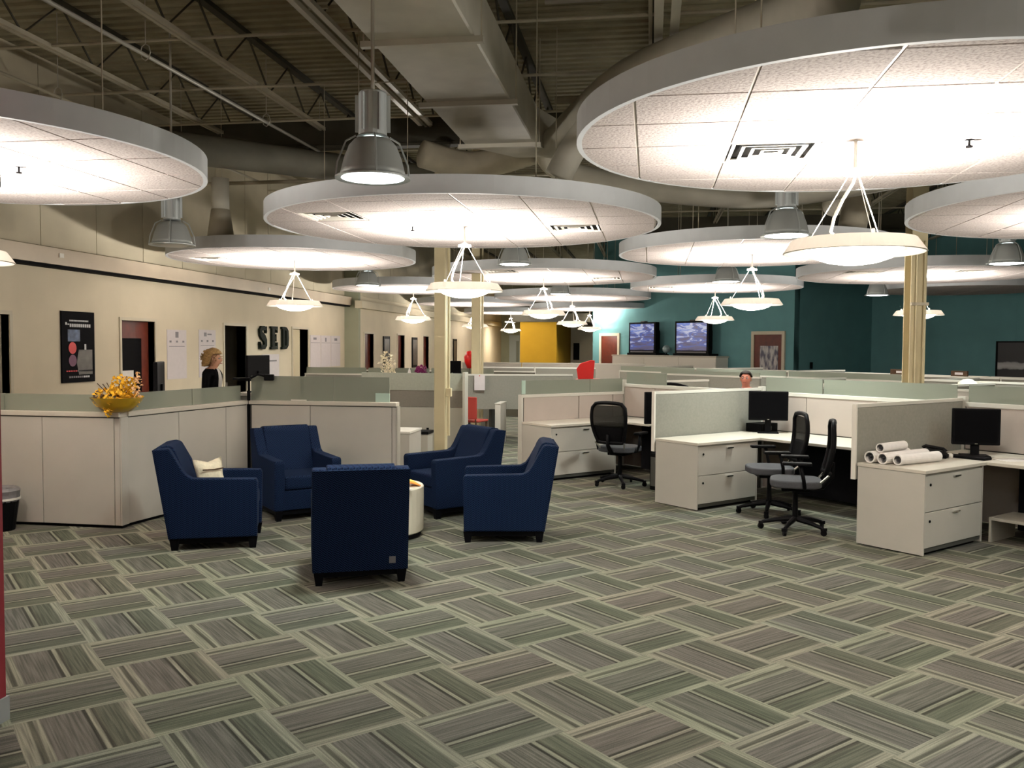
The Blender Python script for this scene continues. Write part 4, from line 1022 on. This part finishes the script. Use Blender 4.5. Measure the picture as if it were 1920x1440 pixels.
for k, (p, f, lab) in enumerate(TC):
    if k == 0: tc0.location = (*p, 0); tc0.rotation_euler = (0, 0, face(*f)); tc0['label'] = lab; tc0['group'] = 'black task chairs at the workstations'
    else: clone(tc0, (*p, 0), face(*f), lab, 'black task chairs at the workstations')
# ---- desk equipment
monitor('black monitor at the middle workstation corner', W_(0, 1.50, .38, .722), math.radians(-4), .45, .345, stand=.15)
monitor('black monitor at the right workstation', W_(1, 1.30, .42, .722), math.radians(-6), .41, .34, stand=.11)
monitor('large black monitor half hidden behind the white divider post', (.16, 11.08, .722), math.radians(20), .46, .40, stand=.05)
pc = thing('desk_console', 'dark console box under the middle monitor', 'computer', W_(0, 1.68, .17, .722), RZ_A)
MB().box(-.20, .12, -.12, .1, 0, .10).build('case', M_black, pc, bevel=.006); MB().box(-.10, .0, -.124, -.12, .02, .07).build('slot_panel', M_seam, pc)
dark = thing('computer_tower', 'black computer tower under the left workstation desk', 'computer', (.15, 10.75, 0), RZ_A)
MB().box(-.1, .35, -.1, .1, 0, .45).build('case', M_black, dark, bevel=.01); MB().box(-.104, -.1, -.08, .08, .05, .40).build('front_panel', M_seam, dark)
# paper rolls
def roll(p0, p1, r, label):
    p0, p1 = Vector(p0), Vector(p1); d = p1 - p0
    t = thing('paper_roll', label, 'paper roll', p0, 0, 'rolled drawings on the right cabinet')
    t.rotation_euler = d.to_track_quat('Z', 'Y').to_euler(); L = d.length
    MB().lathe([(r * .80, 0), (r, 0), (r, L), (r * .80, L), (r * .80, L - .01), (r * .8, .01)], 18, closed=True).build('outer_sheet', M_white_paper, t, smooth=False)
    mb = MB(); strip_pts = []
    sp_ = [(r * (.78 - .045 * k) * math.cos(k * .62), r * (.78 - .045 * k) * math.sin(k * .62)) for k in range(15)]
    Lq = [(p[0] * 1.0, p[1] * 1.0) for p in sp_]
    n_ = len(Lq); mb.v = [(p[0], p[1], .004) for p in Lq] + [(p[0], p[1], L - .004) for p in Lq]
    mb.f = [(i, i + 1, n_ + i + 1, n_ + i) for i in range(n_ - 1)]
    mb.build('inner_winding', M_inkgrey, t); return t
zt = .724
roll(W_(1, .04, .12, zt + .052), W_(1, .60, .14, zt + .052), .052, 'rolled drawing at the back of the paper pile')
roll(W_(1, .05, .235, zt + .050), W_(1, .70, .26, zt + .050), .050, 'thick rolled drawing in the middle of the pile')
roll(W_(1, .10, .18, zt + .134), W_(1, .50, .17, zt + .134), .040, 'rolled drawing lying on top of the pile')
roll(W_(1, .10, .345, zt + .046), W_(1, .66, .40, zt + .046), .046, 'rolled drawing at the front of the paper pile')
ph = thing('telephone', 'black desk telephone between the paper rolls and the monitor', 'telephone', W_(1, .98, .22, .722), RZ_A + .3)
MB().prism([(-.10, 0), (.10, 0), (.10, .075), (-.10, .03)], -.11, .11, 'x').build('phone_body', M_black, ph, bevel=.006)
MB().tube([(-.08, -.09, .06), (-.08, -.07, .085), (-.08, .08, .105), (-.08, .10, .085)], [.022, .016, .016, .022], 8).build('handset', M_black, ph)
kb = thing('keyboard', 'black keyboard in front of the right monitor', 'keyboard', W_(1, 1.12, .42, .722), RZ_A)
MB().box(-.07, .07, -.2, .2, 0, .022).build('key_deck', M_black, kb, bevel=.004)
ms = tag(MB().lathe([(0, 0), (.035, 0), (.04, .015), (.02, .035), (0, .038)], 14).build('computer_mouse', M_white, loc=W_(1, 1.06, .30, .722)), 'small grey mouse beside the black keyboard', 'mouse')
pt = tag(MB().box(-.12, .12, -.09, .09, 0, .004).build('paper_sheet', M_white_paper, loc=W_(1, 1.32, .74, .722), rot=.4), 'white paper sheet lying right of the right monitor', 'paper')
for k, lab in enumerate(('dark spiral binder standing right of the monitor', 'second dark binder standing at the right photo edge')):
    bd = thing('binder', lab, 'binder', W_(1, 1.62, .92 + .07 * k, .722), RZ_A + .15 * k)
    MB().box(-.11, .11, -.02, .02, 0, .23).build('cover', M_twig, bd, bevel=.006); MB().box(-.10, .10, -.012, .012, .01, .235).build('pages', M_white_paper, bd)
pf = thing('photo_frame', 'small white framed photo at the right edge on the spine panel', 'picture', W_(1, 1.80, 1.12, .722), RZ_A - PI / 2)
MB().box(-.09, .09, -.012, 0, .14, .42).build('frame', M_white, pf); MB().box(-.07, .07, -.015, -.012, .17, .39).build('print', M_pic, pf)
nb2 = thing('desk_organizer', 'taupe desk box under the framed photo at the right edge', 'box', W_(1, 1.68, 1.20, .722), RZ_A)
MB().box(-.1, .1, -.14, .14, 0, .12).build('box_body', M_fab_dk, nb2, bevel=.004, seg=1); MB().box(-.102, -.1, -.05, .05, .04, .08).build('label_slot', M_white, nb2)
# ================================================================== ROWS BEHIND
def row_panel(P, L, rz, z0, z1, m, label, group, cap=True, glass=0, legs=True, name='partition_panel'):
    t = thing(name, label, 'partition', (P[0], P[1], 0), rz, group)
    MB().box(0, L, -.025, .025, z0, z1 - .03).build('fabric_panel', m, t, bevel=.003, seg=1)
    if cap: MB().box(-.005, L + .005, -.03, .03, z1 - .03, z1).build('top_cap', M_cap, t)
    if glass: MB().box(.01, L - .01, -.005, .005, z1, z1 + glass).build('glass_screen', M_glass, t)
    MB().box(-.02, .0, -.03, .03, 0, z1).build('end_post', M_cap, t)
    if z0 > .05: MB().box(L - .03, L, -.025, .025, 0, z0).build('support_leg', M_cap, t)
    return t
gA = 'partition panels in the rows behind'
for i in range(-1, 4):          # mirrored side of the first spine
    p = W_(i, 1.92, 0)
    row_panel(p, 1.75, RZ_A, .4, 1.22, M_fab, ['grey partition behind the left workstation glass', 'grey partition behind the middle divider', 'grey partition left of the ribbed column', 'grey partition right of the ribbed column', 'grey partition at the far right'][i + 1], gA, legs=False)
def rowB(a, b0, n, z1, m, lab, glass=0, L=2.2, z0=.02):
    for k in range(n):
        row_panel(W_(0, a, b0 + k * (L + .04)), L, RZ_B, z0, z1, m, lab, lab.replace(' panel', ' panels'), glass=glass)
rowB(4.5, -4.3, 1, 1.26, M_fab, 'short grey panel left of the seated man', .06)
rowB(4.5, -1.75, 1, 1.20, M_lam, 'cream panel low behind the seated man, left of the ribbed column')
rowB(4.5, .7, 2, 1.20, M_lam, 'cream storage panel behind and right of the ribbed column')
rowB(6.6, -7.6, 3, 1.20, M_fab, 'grey panel run in the third row', .10)
rowB(6.6, -.6, 4, 1.24, M_fab, 'grey panel run behind the ribbed column')
rowB(9.2, -9.5, 5, 1.22, M_fab_dk, 'taupe panel run in the fourth row')
rowB(9.2, 2.0, 4, 1.30, M_fab, 'distant grey panel before the dark teal wall')
rowB(12.0, -11.0, 5, 1.15, M_lam, 'distant cream panel before the televisions')
for a0, bs in ((4.55, (-4.3, -1.8, .65, 2.9, 5.2)), (6.65, (-7.6, -5.3, -3.0, -.6, 1.7, 4.0, 6.3)), (9.25, (-9.5, -7.2, -4.9, 2.0, 4.3))):
    for b in bs:
        row_panel(W_(0, a0, b), 1.8, RZ_A, .3, 1.23, M_fab, 'short grey cross partition standing in the rows behind', 'short cross partitions in the rows behind')
# left rows behind the reception counter
t = thing('partition_wall', 'tall grey partition behind the slim column', 'partition', (-4.7, 13.95, 0), 0)
MB().box(0, 1.72, 0, .05, .02, .72).build('lower_tile', M_lam_side, t); MB().box(0, 1.72, 0, .05, .725, 1.0).build('fabric_band', M_fab_dk, t)
MB().box(0, 1.72, -.005, .055, 1.0, 1.28).build('upper_band', mat('sage_grey_fabric', (.33, .34, .28), rough=.9, var=.05, scale=30), t); MB().box(1.72, 1.76, -.1, .15, 0, 1.30).build('end_post', M_lam_side, t)
MB().box(1.1, 1.14, -.006, 0, .33, .39).build('outlet', M_black, t)
t = thing('low_cabinet', 'low white cabinet at the end of the reception counter', 'cabinet', (-3.35, 11.6, 0))
MB().box(-.25, .2, -.3, .3, 0, .56).build('carcass', M_lam, t); MB().box(-.26, .21, -.31, .31, .56, .585).build('cabinet_top', M_white, t)
t = thing('waste_bin', 'grey square bin with black rim beside the slim column', 'bin', (-3.30, 12.35, 0))
MB().box(-.17, .17, -.15, .15, 0, .46).build('bin_body', M_lam_side, t, bevel=.01); MB().box(-.18, .18, -.16, .16, .46, .50).build('bin_rim', M_black, t)
tag(MB().tube([(-3.22, 12.75, .45), (-3.3, 12.7, .25), (-3.45, 12.6, .02)], .02, 6).build('power_cable', M_black), 'black cable bundle hanging behind the slim column', 'cable')
lab = 'olive storage run along the far left wall'
for k in range(3): row_panel((-7.6 + k * 1.62, 21.2), 1.6, 0, .02, 1.12, mat('olive_cabinet', (.06, .055, .035), rough=.7), lab, 'dark storage runs at the far left')
for k in range(3): row_panel((-6.9 + k * 1.3, 17.0), 1.28, 0, .02, 1.16, M_fab, 'grey partition behind the reception area', 'partitions behind the reception', glass=.12)
for k in range(2): row_panel((-4.4 + k * 1.55, 22.0), 1.5, 0, .02, 1.20, M_fab_dk, 'taupe partition beyond the second column', 'taupe partitions beyond the columns')
for k in range(3): row_panel((-5.8 + k * 1.9, 27.0), 1.85, 0, .02, 1.22, M_lam, 'pale partition in front of the yellow block', 'pale partitions near the yellow block')
# aisle workstation seen through the gap right of the column
P = Vector((-3.36, 15.62, 0))
row_panel(P, 2.0, math.radians(12), .58, 1.22, M_fab, 'grey hung partition with a pinned paper beyond the aisle', gA)
for dx, lab in ((.75, 'white post of the aisle desk, nearer one'), (1.35, 'white post of the aisle desk, farther one')):
    t = thing('desk_gable', lab, 'desk panel', (P.x + dx, P.y - .42 + dx * .2, 0)); MB().box(-.05, .05, -.3, .3, 0, .72).build('gable', M_lam, t, bevel=.004, seg=1); MB().box(-.055, .055, -.31, .31, .72, .735).build('edge_cap', M_cap, t)
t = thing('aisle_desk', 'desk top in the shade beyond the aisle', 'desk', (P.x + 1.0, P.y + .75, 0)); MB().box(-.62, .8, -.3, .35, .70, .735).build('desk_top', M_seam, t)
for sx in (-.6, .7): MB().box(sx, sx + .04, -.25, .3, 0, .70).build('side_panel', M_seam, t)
t = thing('pinned_sheet', 'white sheet of paper pinned to the aisle partition', 'paper', (P.x + .22, P.y - .01, 0), math.radians(12)); MB().box(0, .19, -.035, -.028, .93, 1.20).build('sheet', M_paper, t); MB().lathe([(0, 0), (.01, 0), (.01, .008), (0, .008)], 8).build('pin', M_redplastic, t, loc=(.095, -.035, 1.19), rot=(PI / 2, 0, 0))
rc = thing('red_chair', 'red chair at the aisle desk right of the slim column', 'chair', (-3.02, 14.9, 0), face(.3, .95))
MB().box(-.2, .2, -.2, .2, .42, .46).build('seat', mat('brick_red_seat', (.30, .03, .02), rough=.6), rc, bevel=.015); MB().box(-.2, .2, -.24, -.21, .48, .86).build('backrest', mat('brick_red_seat', (.3, .03, .02)), rc, bevel=.012)
for sx in (-.17, .17):
    for sy in (-.2, .17): MB().tube([(sx, sy, .42), (sx * 1.08, sy * 1.05, 0)], .014, 6).build('leg', M_twig, rc)
    MB().tube([(sx, -.21, .42), (sx, -.225, .52)], .012, 6).build('back_post', M_twig, rc)
# things standing on the rows
def on_row(name, label, cat, loc, rz=0, group=None): return thing(name, label, cat, loc, rz, group)
rd = on_row('red_shell_chair', 'bright red shell chair back above the rows before the yellow block', 'chair', (-1.24, 17.0, 0), face(.2, 1))
ou = [(-.14, 1.10), (.16, 1.10), (.19, 1.46), (.12, 1.47), (-.10, 1.40), (-.17, 1.30)]
MB().prism(ou, -.02, .02, 'y').build('backrest', M_redplastic, rd, bevel=.012); MB().box(-.2, .2, 0, .42, 1.06, 1.10).build('seat', M_redplastic, rd, bevel=.012)
for sx in (-.16, .16):
    for sy in (.03, .38): MB().tube([(sx, sy, 1.06), (sx * 1.1, sy, 0)], .013, 6).build('leg', M_chrome, rd)
vf = on_row('flower_vase', 'vase of ivory flowers behind the reception glass', 'flowers', (-5.02, 16.45, .735))
MB().lathe([(0, 0), (.05, 0), (.06, .12), (.035, .25), (.045, .30), (.03, .26), (0, .02)], 16).build('vase', M_glass_edge, vf); petals(150, 0, .62, .17, .27, .035, M_ivory, vf, 'ivory_blossoms')
for k in range(4): MB().tube([(0, 0, .2), (.05 * math.cos(k * 1.6), .05 * math.sin(k * 1.6), .6)], .004, 5).build('stem', M_leaf, vf)
vt = on_row('side_table', 'low stand under the ivory flowers and tissue cone', 'table', (-4.75, 16.45, 0)); MB().box(-.5, .5, -.25, .25, .70, .735).build('table_top', M_seam, vt)
for sx in (-.46, .42):
    for sy in (-.22, .18): MB().box(sx, sx + .04, sy, sy + .04, 0, .70).build('leg', M_seam, vt)
tn = tag(MB().lathe([(0, .40), (.02, .36), (.10, .0), (0, 0)], 8).build('paper_cone', M_white_paper, loc=(-4.60, 16.5, .90)), 'white folded paper cone beside the purple flowers', 'paper')
tn2 = on_row('paper_box', 'grey box under the white paper cone', 'box', (-4.60, 16.5, .735)); MB().box(-.14, .14, -.1, .1, 0, .165).build('box_body', M_seam, tn2); MB().box(-.142, .142, -.102, .102, .12, .163).build('lid', M_fab_dk, tn2)
pf2 = on_row('flower_pot', 'purple flowers left of the slim column', 'flowers', (-4.38, 16.55, .735)); MB().lathe([(0, 0), (.06, 0), (.08, .36), (0, .36)], 14).build('pot', M_white, pf2); petals(130, 0, .50, .12, .12, .035, M_purple, pf2, 'purple_blossoms')
bm1 = monitor('small dark monitor right of the slim column', (-3.72, 16.35, 1.17), math.radians(10), .34, .24, stand=.03)
bm1b = on_row('monitor_stand', 'plain stand under the small dark monitor', 'stand', (-3.72, 16.4, 0)); MB().box(-.2, .2, -.15, .15, 1.13, 1.17).build('shelf', M_seam, bm1b); MB().box(-.03, .03, -.03, .03, 0, 1.13).build('post', M_seam, bm1b)
rb = on_row('red_lamp', 'red rounded object against the second cream column', 'lamp', (-3.40, 16.45, 1.30)); MB().lathe([(0, 0), (.05, 0), (.10, .12), (.11, .22), (.06, .32), (0, .34)], 16).build('red_shade', M_redplastic, rb, smooth=True); MB().tube([(0, 0, -1.30), (0, 0, .01)], .012, 6).build('pole', M_seam, rb)
ck = on_row('desk_calendar', 'pink and red calendar card standing in the second row', 'calendar', W_(0, 3.0, -3.08, 1.10), RZ_B); MB().prism([(-.05, 0), (.05, 0), (0, .20)], -.09, .09, 'x').build('card', mat('pink_card', (.75, .45, .35), rough=.8), ck); MB().box(-.06, .06, -.052, -.046, .06, .14).build('red_print', M_redprint, ck)
ckb = on_row('shelf_unit', 'grey overhead shelf carrying the pink calendar card', 'shelf', W_(0, 3.0, -3.25, 0), RZ_B); MB().box(-.72, .72, -.15, .15, 1.06, 1.10).build('shelf', M_fab, ckb)
for sx in (-.72, .70): MB().box(sx, sx + .02, -.15, .15, 0, 1.06).build('side_panel', M_fab_dk, ckb)
def chair_top(label, loc, rz, w=.36):
    t = thing('chair_headrest', label, 'chair', loc, rz)
    pts = [(-w / 2 + w * k / 10, 0, .05 * math.sin(PI * k / 10)) for k in range(11)]
    MB().tube(pts, .022, 8).build('back_rail', M_black, t, smooth=True)
    MB().box(-w / 2 + .01, w / 2 - .01, -.012, .012, -.42, .02).build('back_mesh', M_black2, t, bevel=.005)
    MB().box(-w / 2, w / 2, -.02, .4, -.50, -.44).build('seat', M_seat, t, bevel=.015); MB().tube([(0, .18, -.5), (0, .18, -loc[2] + .08)], .03, 8).build('gas_lift', M_black, t)
    MB().lathe([(0, 0), (.27, 0), (.25, .04), (.04, .09), (0, .09)], 10).build('base', M_black, t, loc=(0, .18, -loc[2])); return t
chair_top('black chair back peeking over the glass right of the red chair', (-.05, 13.55, 1.19), .4)
chair_top('wide black chair back just behind the middle divider', (.29, 12.87, 1.15), math.radians(-4), .50)
gb = on_row('globe_lamp', 'pale round lamp glow behind the cream panel', 'lamp', W_(0, 6.3, .3, 1.0)); MB().lathe([(0, 0), (.09, .02), (.15, .12), (.13, .22), (.06, .27), (0, .28)], 18).build('globe', M_litroom, gb, smooth=True); MB().tube([(0, 0, -1.0), (0, 0, .01)], .02, 6).build('stand', M_seam, gb)
for (a, b, w, lab) in ((9.0, -3.4, .5, 'dark box file on the fourth row, left'), (9.0, -2.3, .3, 'small dark box on the fourth row, right')):
    t = on_row('file_box', lab, 'box', W_(0, a + .2, b + 1.0, 1.22), RZ_B); MB().box(-w / 2, w / 2, -.025, .025, 0, .10).build('box_body', M_twig, t); MB().box(-w / 4, w / 4, -.028, -.025, .03, .07).build('label_card', M_paper, t)
wp = tag(MB().lathe([(0, .08), (.1, .05), (.16, 0), (0, 0)], 10).build('paper_heap', M_white_paper, loc=W_(0, 3.0, -2.65, 1.10)), 'white crumpled paper on the grey shelf near the calendar card', 'paper')
# ================================================================== TEAL WALL FURNITURE
def TW(s, off, z=0): v = T0 + B_ * s - A_ * off; return (v.x, v.y, z)
cb = thing('media_cabinet', 'long cream cabinet under the two televisions', 'cabinet', TW(1.75, .62), RZ_B)   # front at local y=0, wall behind
CL = 4.75
MB().box(0, CL, .02, .58, .05, 1.40).build('carcass', M_white, cb); MB().box(-.02, CL + .02, -.01, .6, 1.40, 1.45).build('cabinet_top', M_top, cb)
MB().box(.03, CL - .03, .05, .55, 0, .05).build('plinth', M_kick, cb)
for k in range(3):
    a, b = k * CL / 3, (k + 1) * CL / 3
    for z0, z1 in ((.08, .62), (.66, 1.02), (1.06, 1.39)): MB().box(a + .006, b - .006, 0, .019, z0, z1).build('door_panel', M_white, cb, bevel=.003, seg=1)
    MB().box(a + .02, b - .02, -.012, 0, 1.025, 1.055).build('rail', M_shelf, cb)
for s, lab in ((3.15, 'left television on the cream cabinet'), (5.40, 'right television on the cream cabinet, behind a pendant')):
    w = 1.30 if s < 4 else 1.44
    tv = thing('television', lab, 'television', TW(s, .42, 1.45), RZ_B, 'large televisions')
    MB().box(-w / 2, w / 2, -.12, .06, .07, 1.12).build('bezel_case', M_tv, tv, bevel=.012)
    MB().box(-w / 2 + .08, w / 2 - .08, -.126, -.122, .17, 1.06).build('screen', M_screen, tv)
    MB().quadbox([(-w / 2 + .1, .06, .1), (w / 2 - .1, .06, .1), (w / 2 - .2, .30, .2), (-w / 2 + .2, .30, .2), (-w / 2 + .1, .06, 1.0), (w / 2 - .1, .06, 1.0), (w / 2 - .2, .30, .8), (-w / 2 + .2, .30, .8)]).build('rear_hump', M_tv, tv)
    MB().box(-w / 2 + .1, w / 2 - .1, -.13, -.12, .09, .135).build('speaker_strip', M_inkgrey, tv); MB().box(-w / 2 - .05, w / 2 + .05, -.14, .30, 0, .07).build('pedestal', M_tv, tv)
    MB().box(-.1, .1, -.1, .05, 1.12, 1.16).build('camera_bar', M_greyprint, tv, bevel=.008)
gl = thing('globe', 'small pale globe between the two televisions', 'globe', TW(4.22, .45, 1.45))
MB().lathe([(0, .08)] + [(.13 * math.sin(k * PI / 10), .21 - .13 * math.cos(k * PI / 10)) for k in range(1, 10)] + [(0, .34)], 18).build('ball', mat('globe_blue', (.28, .36, .38), rough=.4, var=.4, scale=9), gl, smooth=True)
MB().lathe([(0, 0), (.10, 0), (.09, .03), (.02, .05), (.015, .09), (0, .09)], 14).build('foot', M_black, gl)
wh = thing('wall_picture', 'black and white whale picture on the dark teal wall', 'picture', Q + B_ * 4.0 - A_ * .02, RZ_B)
MB().box(-.1, 2.6, -.05, 0, .85, 1.95).build('frame', M_black, wh); MB().box(-.04, 2.54, -.054, -.05, .0, 1.0).build('print', M_whale, wh, loc=(0, 0, .91))
th = tag(MB().box(0, .1, -.03, 0, 1.1, 1.3).build('wall_phone', M_black, loc=T1 + A_ * .75 + B_ * .03, rot=RZ_A), 'small black wall phone on the alcove wall', 'phone')
# ================================================================== PEOPLE
def skin_body(name, chains, parent, mats, pick, tweak=None):
    """one continuous figure: joints -> Skin + Subdivision, baked to a mesh"""
    vs, es, rs = [], [], []
    idx = {}
    def add(p, r):
        key = tuple(round(c, 4) for c in p)
        if key not in idx: idx[key] = len(vs); vs.append(p); rs.append(r)
        return idx[key]
    for ch in chains:
        prev = None
        for p, r in ch:
            i = add(p, r)
            if prev is not None and prev != i: es.append((prev, i))
            prev = i
    me = bpy.data.meshes.new(name); me.from_pydata(vs, es, []); o = place(name, me)
    sk = o.modifiers.new('skin', 'SKIN'); sk.use_smooth_shade = True
    for i, r in enumerate(rs):
        d = me.skin_vertices[0].data[i]; d.radius = r if isinstance(r, tuple) else (r, r); d.use_root = (i == 0)
    o.modifiers.new('sub', 'SUBSURF').levels = 2
    dg = bpy.context.evaluated_depsgraph_get(); dg.update()
    nm = bpy.data.meshes.new_from_object(o.evaluated_get(dg)); bpy.data.objects.remove(o)
    for m in mats: nm.materials.append(m)
    if tweak:
        for v in nm.vertices: v.co = tweak(v.co.copy())
    for p in nm.polygons: p.material_index = pick(p.center); p.use_smooth = True
    return place(name, nm, parent)
def hand(w, d, s):
    """five short finger chains rooted in the palm at wrist point w, pointing along d"""
    w, d = Vector(w), Vector(d).normalized(); side = d.cross(Vector((0, 0, 1))).normalized(); out = []
    palm = w + d * .07
    out.append([(tuple(w), .026), (tuple(palm), .030)])
    for k, L in enumerate((.07, .08, .075, .06)):
        r0_ = palm + side * (k - 1.5) * .019; out.append([(tuple(palm), .030), (tuple(r0_ + d * .025), .010), (tuple(r0_ + d * L - Vector((0, 0, .008))), .0085), (tuple(r0_ + d * (L + .025) - Vector((0, 0, .022))), .008)])
    out.append([(tuple(w + d * .03), .024), (tuple(w + d * .05 - side * s * .04), .011), (tuple(w + d * .085 - side * s * .05), .009)])
    return out
def head_tweak(c0, f, s=1.0):
    """shape the head ball: nose, brow, chin along facing direction f"""
    f = Vector(f).normalized(); sd = Vector((-f.y, f.x, 0))
    def tw(p):
        q = p - c0; u, h, w = q.dot(f), q.z, q.dot(sd)
        if abs(h) < .16 and Vector((u, w)).length < .14:
            w_ = w * (.86 if u > 0 else .95)
            if u > .03:
                u += .028 * math.exp(-(h + .012) ** 2 / .0006 - w * w / .00022) + .010 * math.exp(-(h - .03) ** 2 / .0005 - w * w / .003) - .010 * math.exp(-(h - .012) ** 2 / .0003 - (abs(w) - .033) ** 2 / .0003)
                u += .009 * math.exp(-(h + .052) ** 2 / .0003 - w * w / .0008) + .010 * math.exp(-(h + .088) ** 2 / .0006 - w * w / .0008)
            return c0 + f * u + sd * w_ + Vector((0, 0, h))
        return p
    return tw
def face_parts(parent, c, f, brow):
    f = Vector(f).normalized(); sd = Vector((-f.y, f.x, 0)); rz = face(f.x, f.y)
    ball = MB().lathe([(0, -.011)] + [(.011 * math.sin(k * PI / 6), -.011 * math.cos(k * PI / 6)) for k in range(1, 6)] + [(0, .011)], 10).mesh('eye', mat('eye_white', (.5, .48, .45), rough=.2), smooth=True)
    pup = MB().lathe([(0, 0), (.005, 0), (.004, .002), (0, .003)], 8).mesh('iris', mat('iris', (.03, .03, .03), rough=.2))
    for s in (-1, 1):
        p = c + f * .074 + sd * s * .031 + Vector((0, 0, .012)); e = place('eye', ball, parent, p)
        place('iris', pup, e, f * .010, (-PI / 2, 0, rz)); 
        MB().box(-.02, .02, -.004, .004, -.004, .004).build('eyebrow', brow, parent, loc=c + f * .088 + sd * s * .031 + Vector((0, 0, .034)), rot=rz)
        MB().tube([(0, -.01, -.026), (0, -.016, 0), (0, -.008, .026), (0, .012, .022), (0, .006, -.01), (0, .004, -.024)], .007, 6, closed=True).build('ear', M_skin, parent, loc=c + sd * s * .076 - f * .008 + Vector((0, 0, -.005)), rot=rz)
    MB().tube([(-.022, 0, 0), (0, .004, .002), (.022, 0, 0)], .005, 6).build('lips', mat('lips', (.40, .12, .10), rough=.5), parent, loc=c + f * .088 + Vector((0, 0, -.050)), rot=rz)
def hair_cap(parent, c, f, m, rad, fringe, lowback, puff):
    f = Vector(f).normalized(); sd = Vector((-f.y, f.x, 0)); mb = MB(); nu, nv = 20, 10
    for j in range(nv + 1):
        for i in range(nu):
            a = 2 * PI * i / nu; u, w = math.cos(a), math.sin(a)
            low = fringe if u > .35 else lowback if u < -.1 else lowback + (fringe - lowback) * (u + .1) / .45
            t_ = j / nv; h0 = rad * 1.12
            z = h0 + (low - h0) * t_
            rr = rad * math.sqrt(max(0, 1 - max(0, z / h0) ** 2)) * (1 if z > 0 else 1 + puff * (-z))
            nz_ = 1 + .05 * math.sin(i * 2.7 + j * 1.9)
            mb.v.append(tuple(c + (f * u * rr * 1.02 + sd * w * rr * .96) * nz_ + Vector((0, 0, z))))
    for j in range(nv):
        for i in range(nu):
            i2 = (i + 1) % nu; mb.f.append((j * nu + i, j * nu + i2, (j + 1) * nu + i2, (j + 1) * nu + i))
    o = mb.build('hair', m, parent, smooth=True); md = o.modifiers.new('thick', 'SOLIDIFY'); md.thickness = .012; md.offset = -1; return o
# receptionist, standing, profile to the right
hc = Vector((0, .02, 1.545)); fdir = (0, 1, 0)
pw = thing('person', 'standing receptionist with short curly blond hair and black jacket, facing right', 'person', (-5.33, 10.15, 0), face(.97, .10))
tor = [((0, -.01, .95), (.15, .11)), ((0, 0, 1.10), (.125, .095)), ((0, .005, 1.26), (.155, .105)), ((0, -.01, 1.38), (.135, .08)), ((0, -.008, 1.435), .052), ((0, .010, 1.475), .056), ((0, .022, 1.525), (.076, .088)), ((0, .012, 1.585), (.078, .092)), ((0, .005, 1.62), (.05, .06))]
chains = [tor]
for s in (-1, 1):
    chains.append([tor[3], ((s * .17, -.01, 1.365), .058), ((s * .205, -.02, 1.12), .044), ((s * .17, .16, .98), .034)])
    chains += hand((s * .17, .16, .98), (-.15 * s, .95, .05), s)
    chains.append([tor[0], ((s * .09, 0, .86), .085), ((s * .095, .01, .50), .058), ((s * .095, -.01, .10), .038), ((s * .095, .01, .045), .036), ((s * .10, .12, .032), .030)])
skin_body('body', chains, pw, [M_skin, M_jacket, M_shirt], lambda c: (0 if c.z > 1.43 else 0 if (c.y > .13 and .9 < c.z < 1.1) else 2 if (c.z > 1.16 and c.y > .06 and abs(c.x) < .035) else 1), head_tweak(hc, fdir))
face_parts(pw, hc, fdir, M_hair); hair_cap(pw, hc + Vector((0, -.020, .010)), fdir, M_hair, .122, .060, -.095, .6)
cur = MB(); rr2 = random.Random(5)
cs = petals(700, 0, 0, .118, .125, .013, M_hair, pw, 'hair_curls', cy=0); cs.location = hc + Vector((0, -.055, .012))
# seated man behind the spine, only the top of his head shows
pm = thing('person', 'seated man with short dark hair, face half hidden by the partition', 'person', (1.40, 13.37, 0), face(-.25, -.97))
hm = Vector((0, .03, 1.265))
tor = [((0, -.05, .50), (.16, .12)), ((0, -.05, .66), (.135, .10)), ((0, -.03, .86), (.165, .11)), ((0, -.02, 1.06), (.15, .085)), ((0, -.01, 1.14), .060), ((0, .015, 1.19), .062), ((0, .032, 1.245), (.080, .092)), ((0, .02, 1.31), (.082, .096)), ((0, .012, 1.345), (.052, .06))]
chains = [tor]
for s in (-1, 1):
    chains.append([tor[3], ((s * .19, -.02, 1.04), .064), ((s * .23, .05, .80), .048), ((s * .16, .28, .76), .036)])
    chains += hand((s * .16, .28, .76), (-.1 * s, .95, 0), s)
    chains.append([tor[0], ((s * .10, .10, .50), .095), ((s * .11, .42, .48), .065), ((s * .11, .44, .12), .042), ((s * .11, .46, .05), .038), ((s * .11, .56, .035), .032)])
M_skin_red = mat('ruddy_skin', (.75, .28, .19), rough=.5, var=.05, scale=30)
skin_body('body', chains, pm, [M_skin_red, mat('blue_shirt', (.08, .10, .16), rough=.85), M_jacket], lambda c: (0 if c.z > 1.135 else 0 if (c.y > .26 and c.z > .70) else 2 if c.z < .58 else 1), head_tweak(hm, (0, 1, 0)))
face_parts(pm, hm, (0, 1, 0), M_hair_dk); hair_cap(pm, hm + Vector((0, -.006, .018)), (0, 1, 0), M_hair_dk, .100, .070, .005, .1)
cm = clone(tc0, (1.40 - .02, 13.37 + .07, 0), face(-.25, -.97), 'black task chair under the seated man behind the partition', 'black task chairs at the workstations')
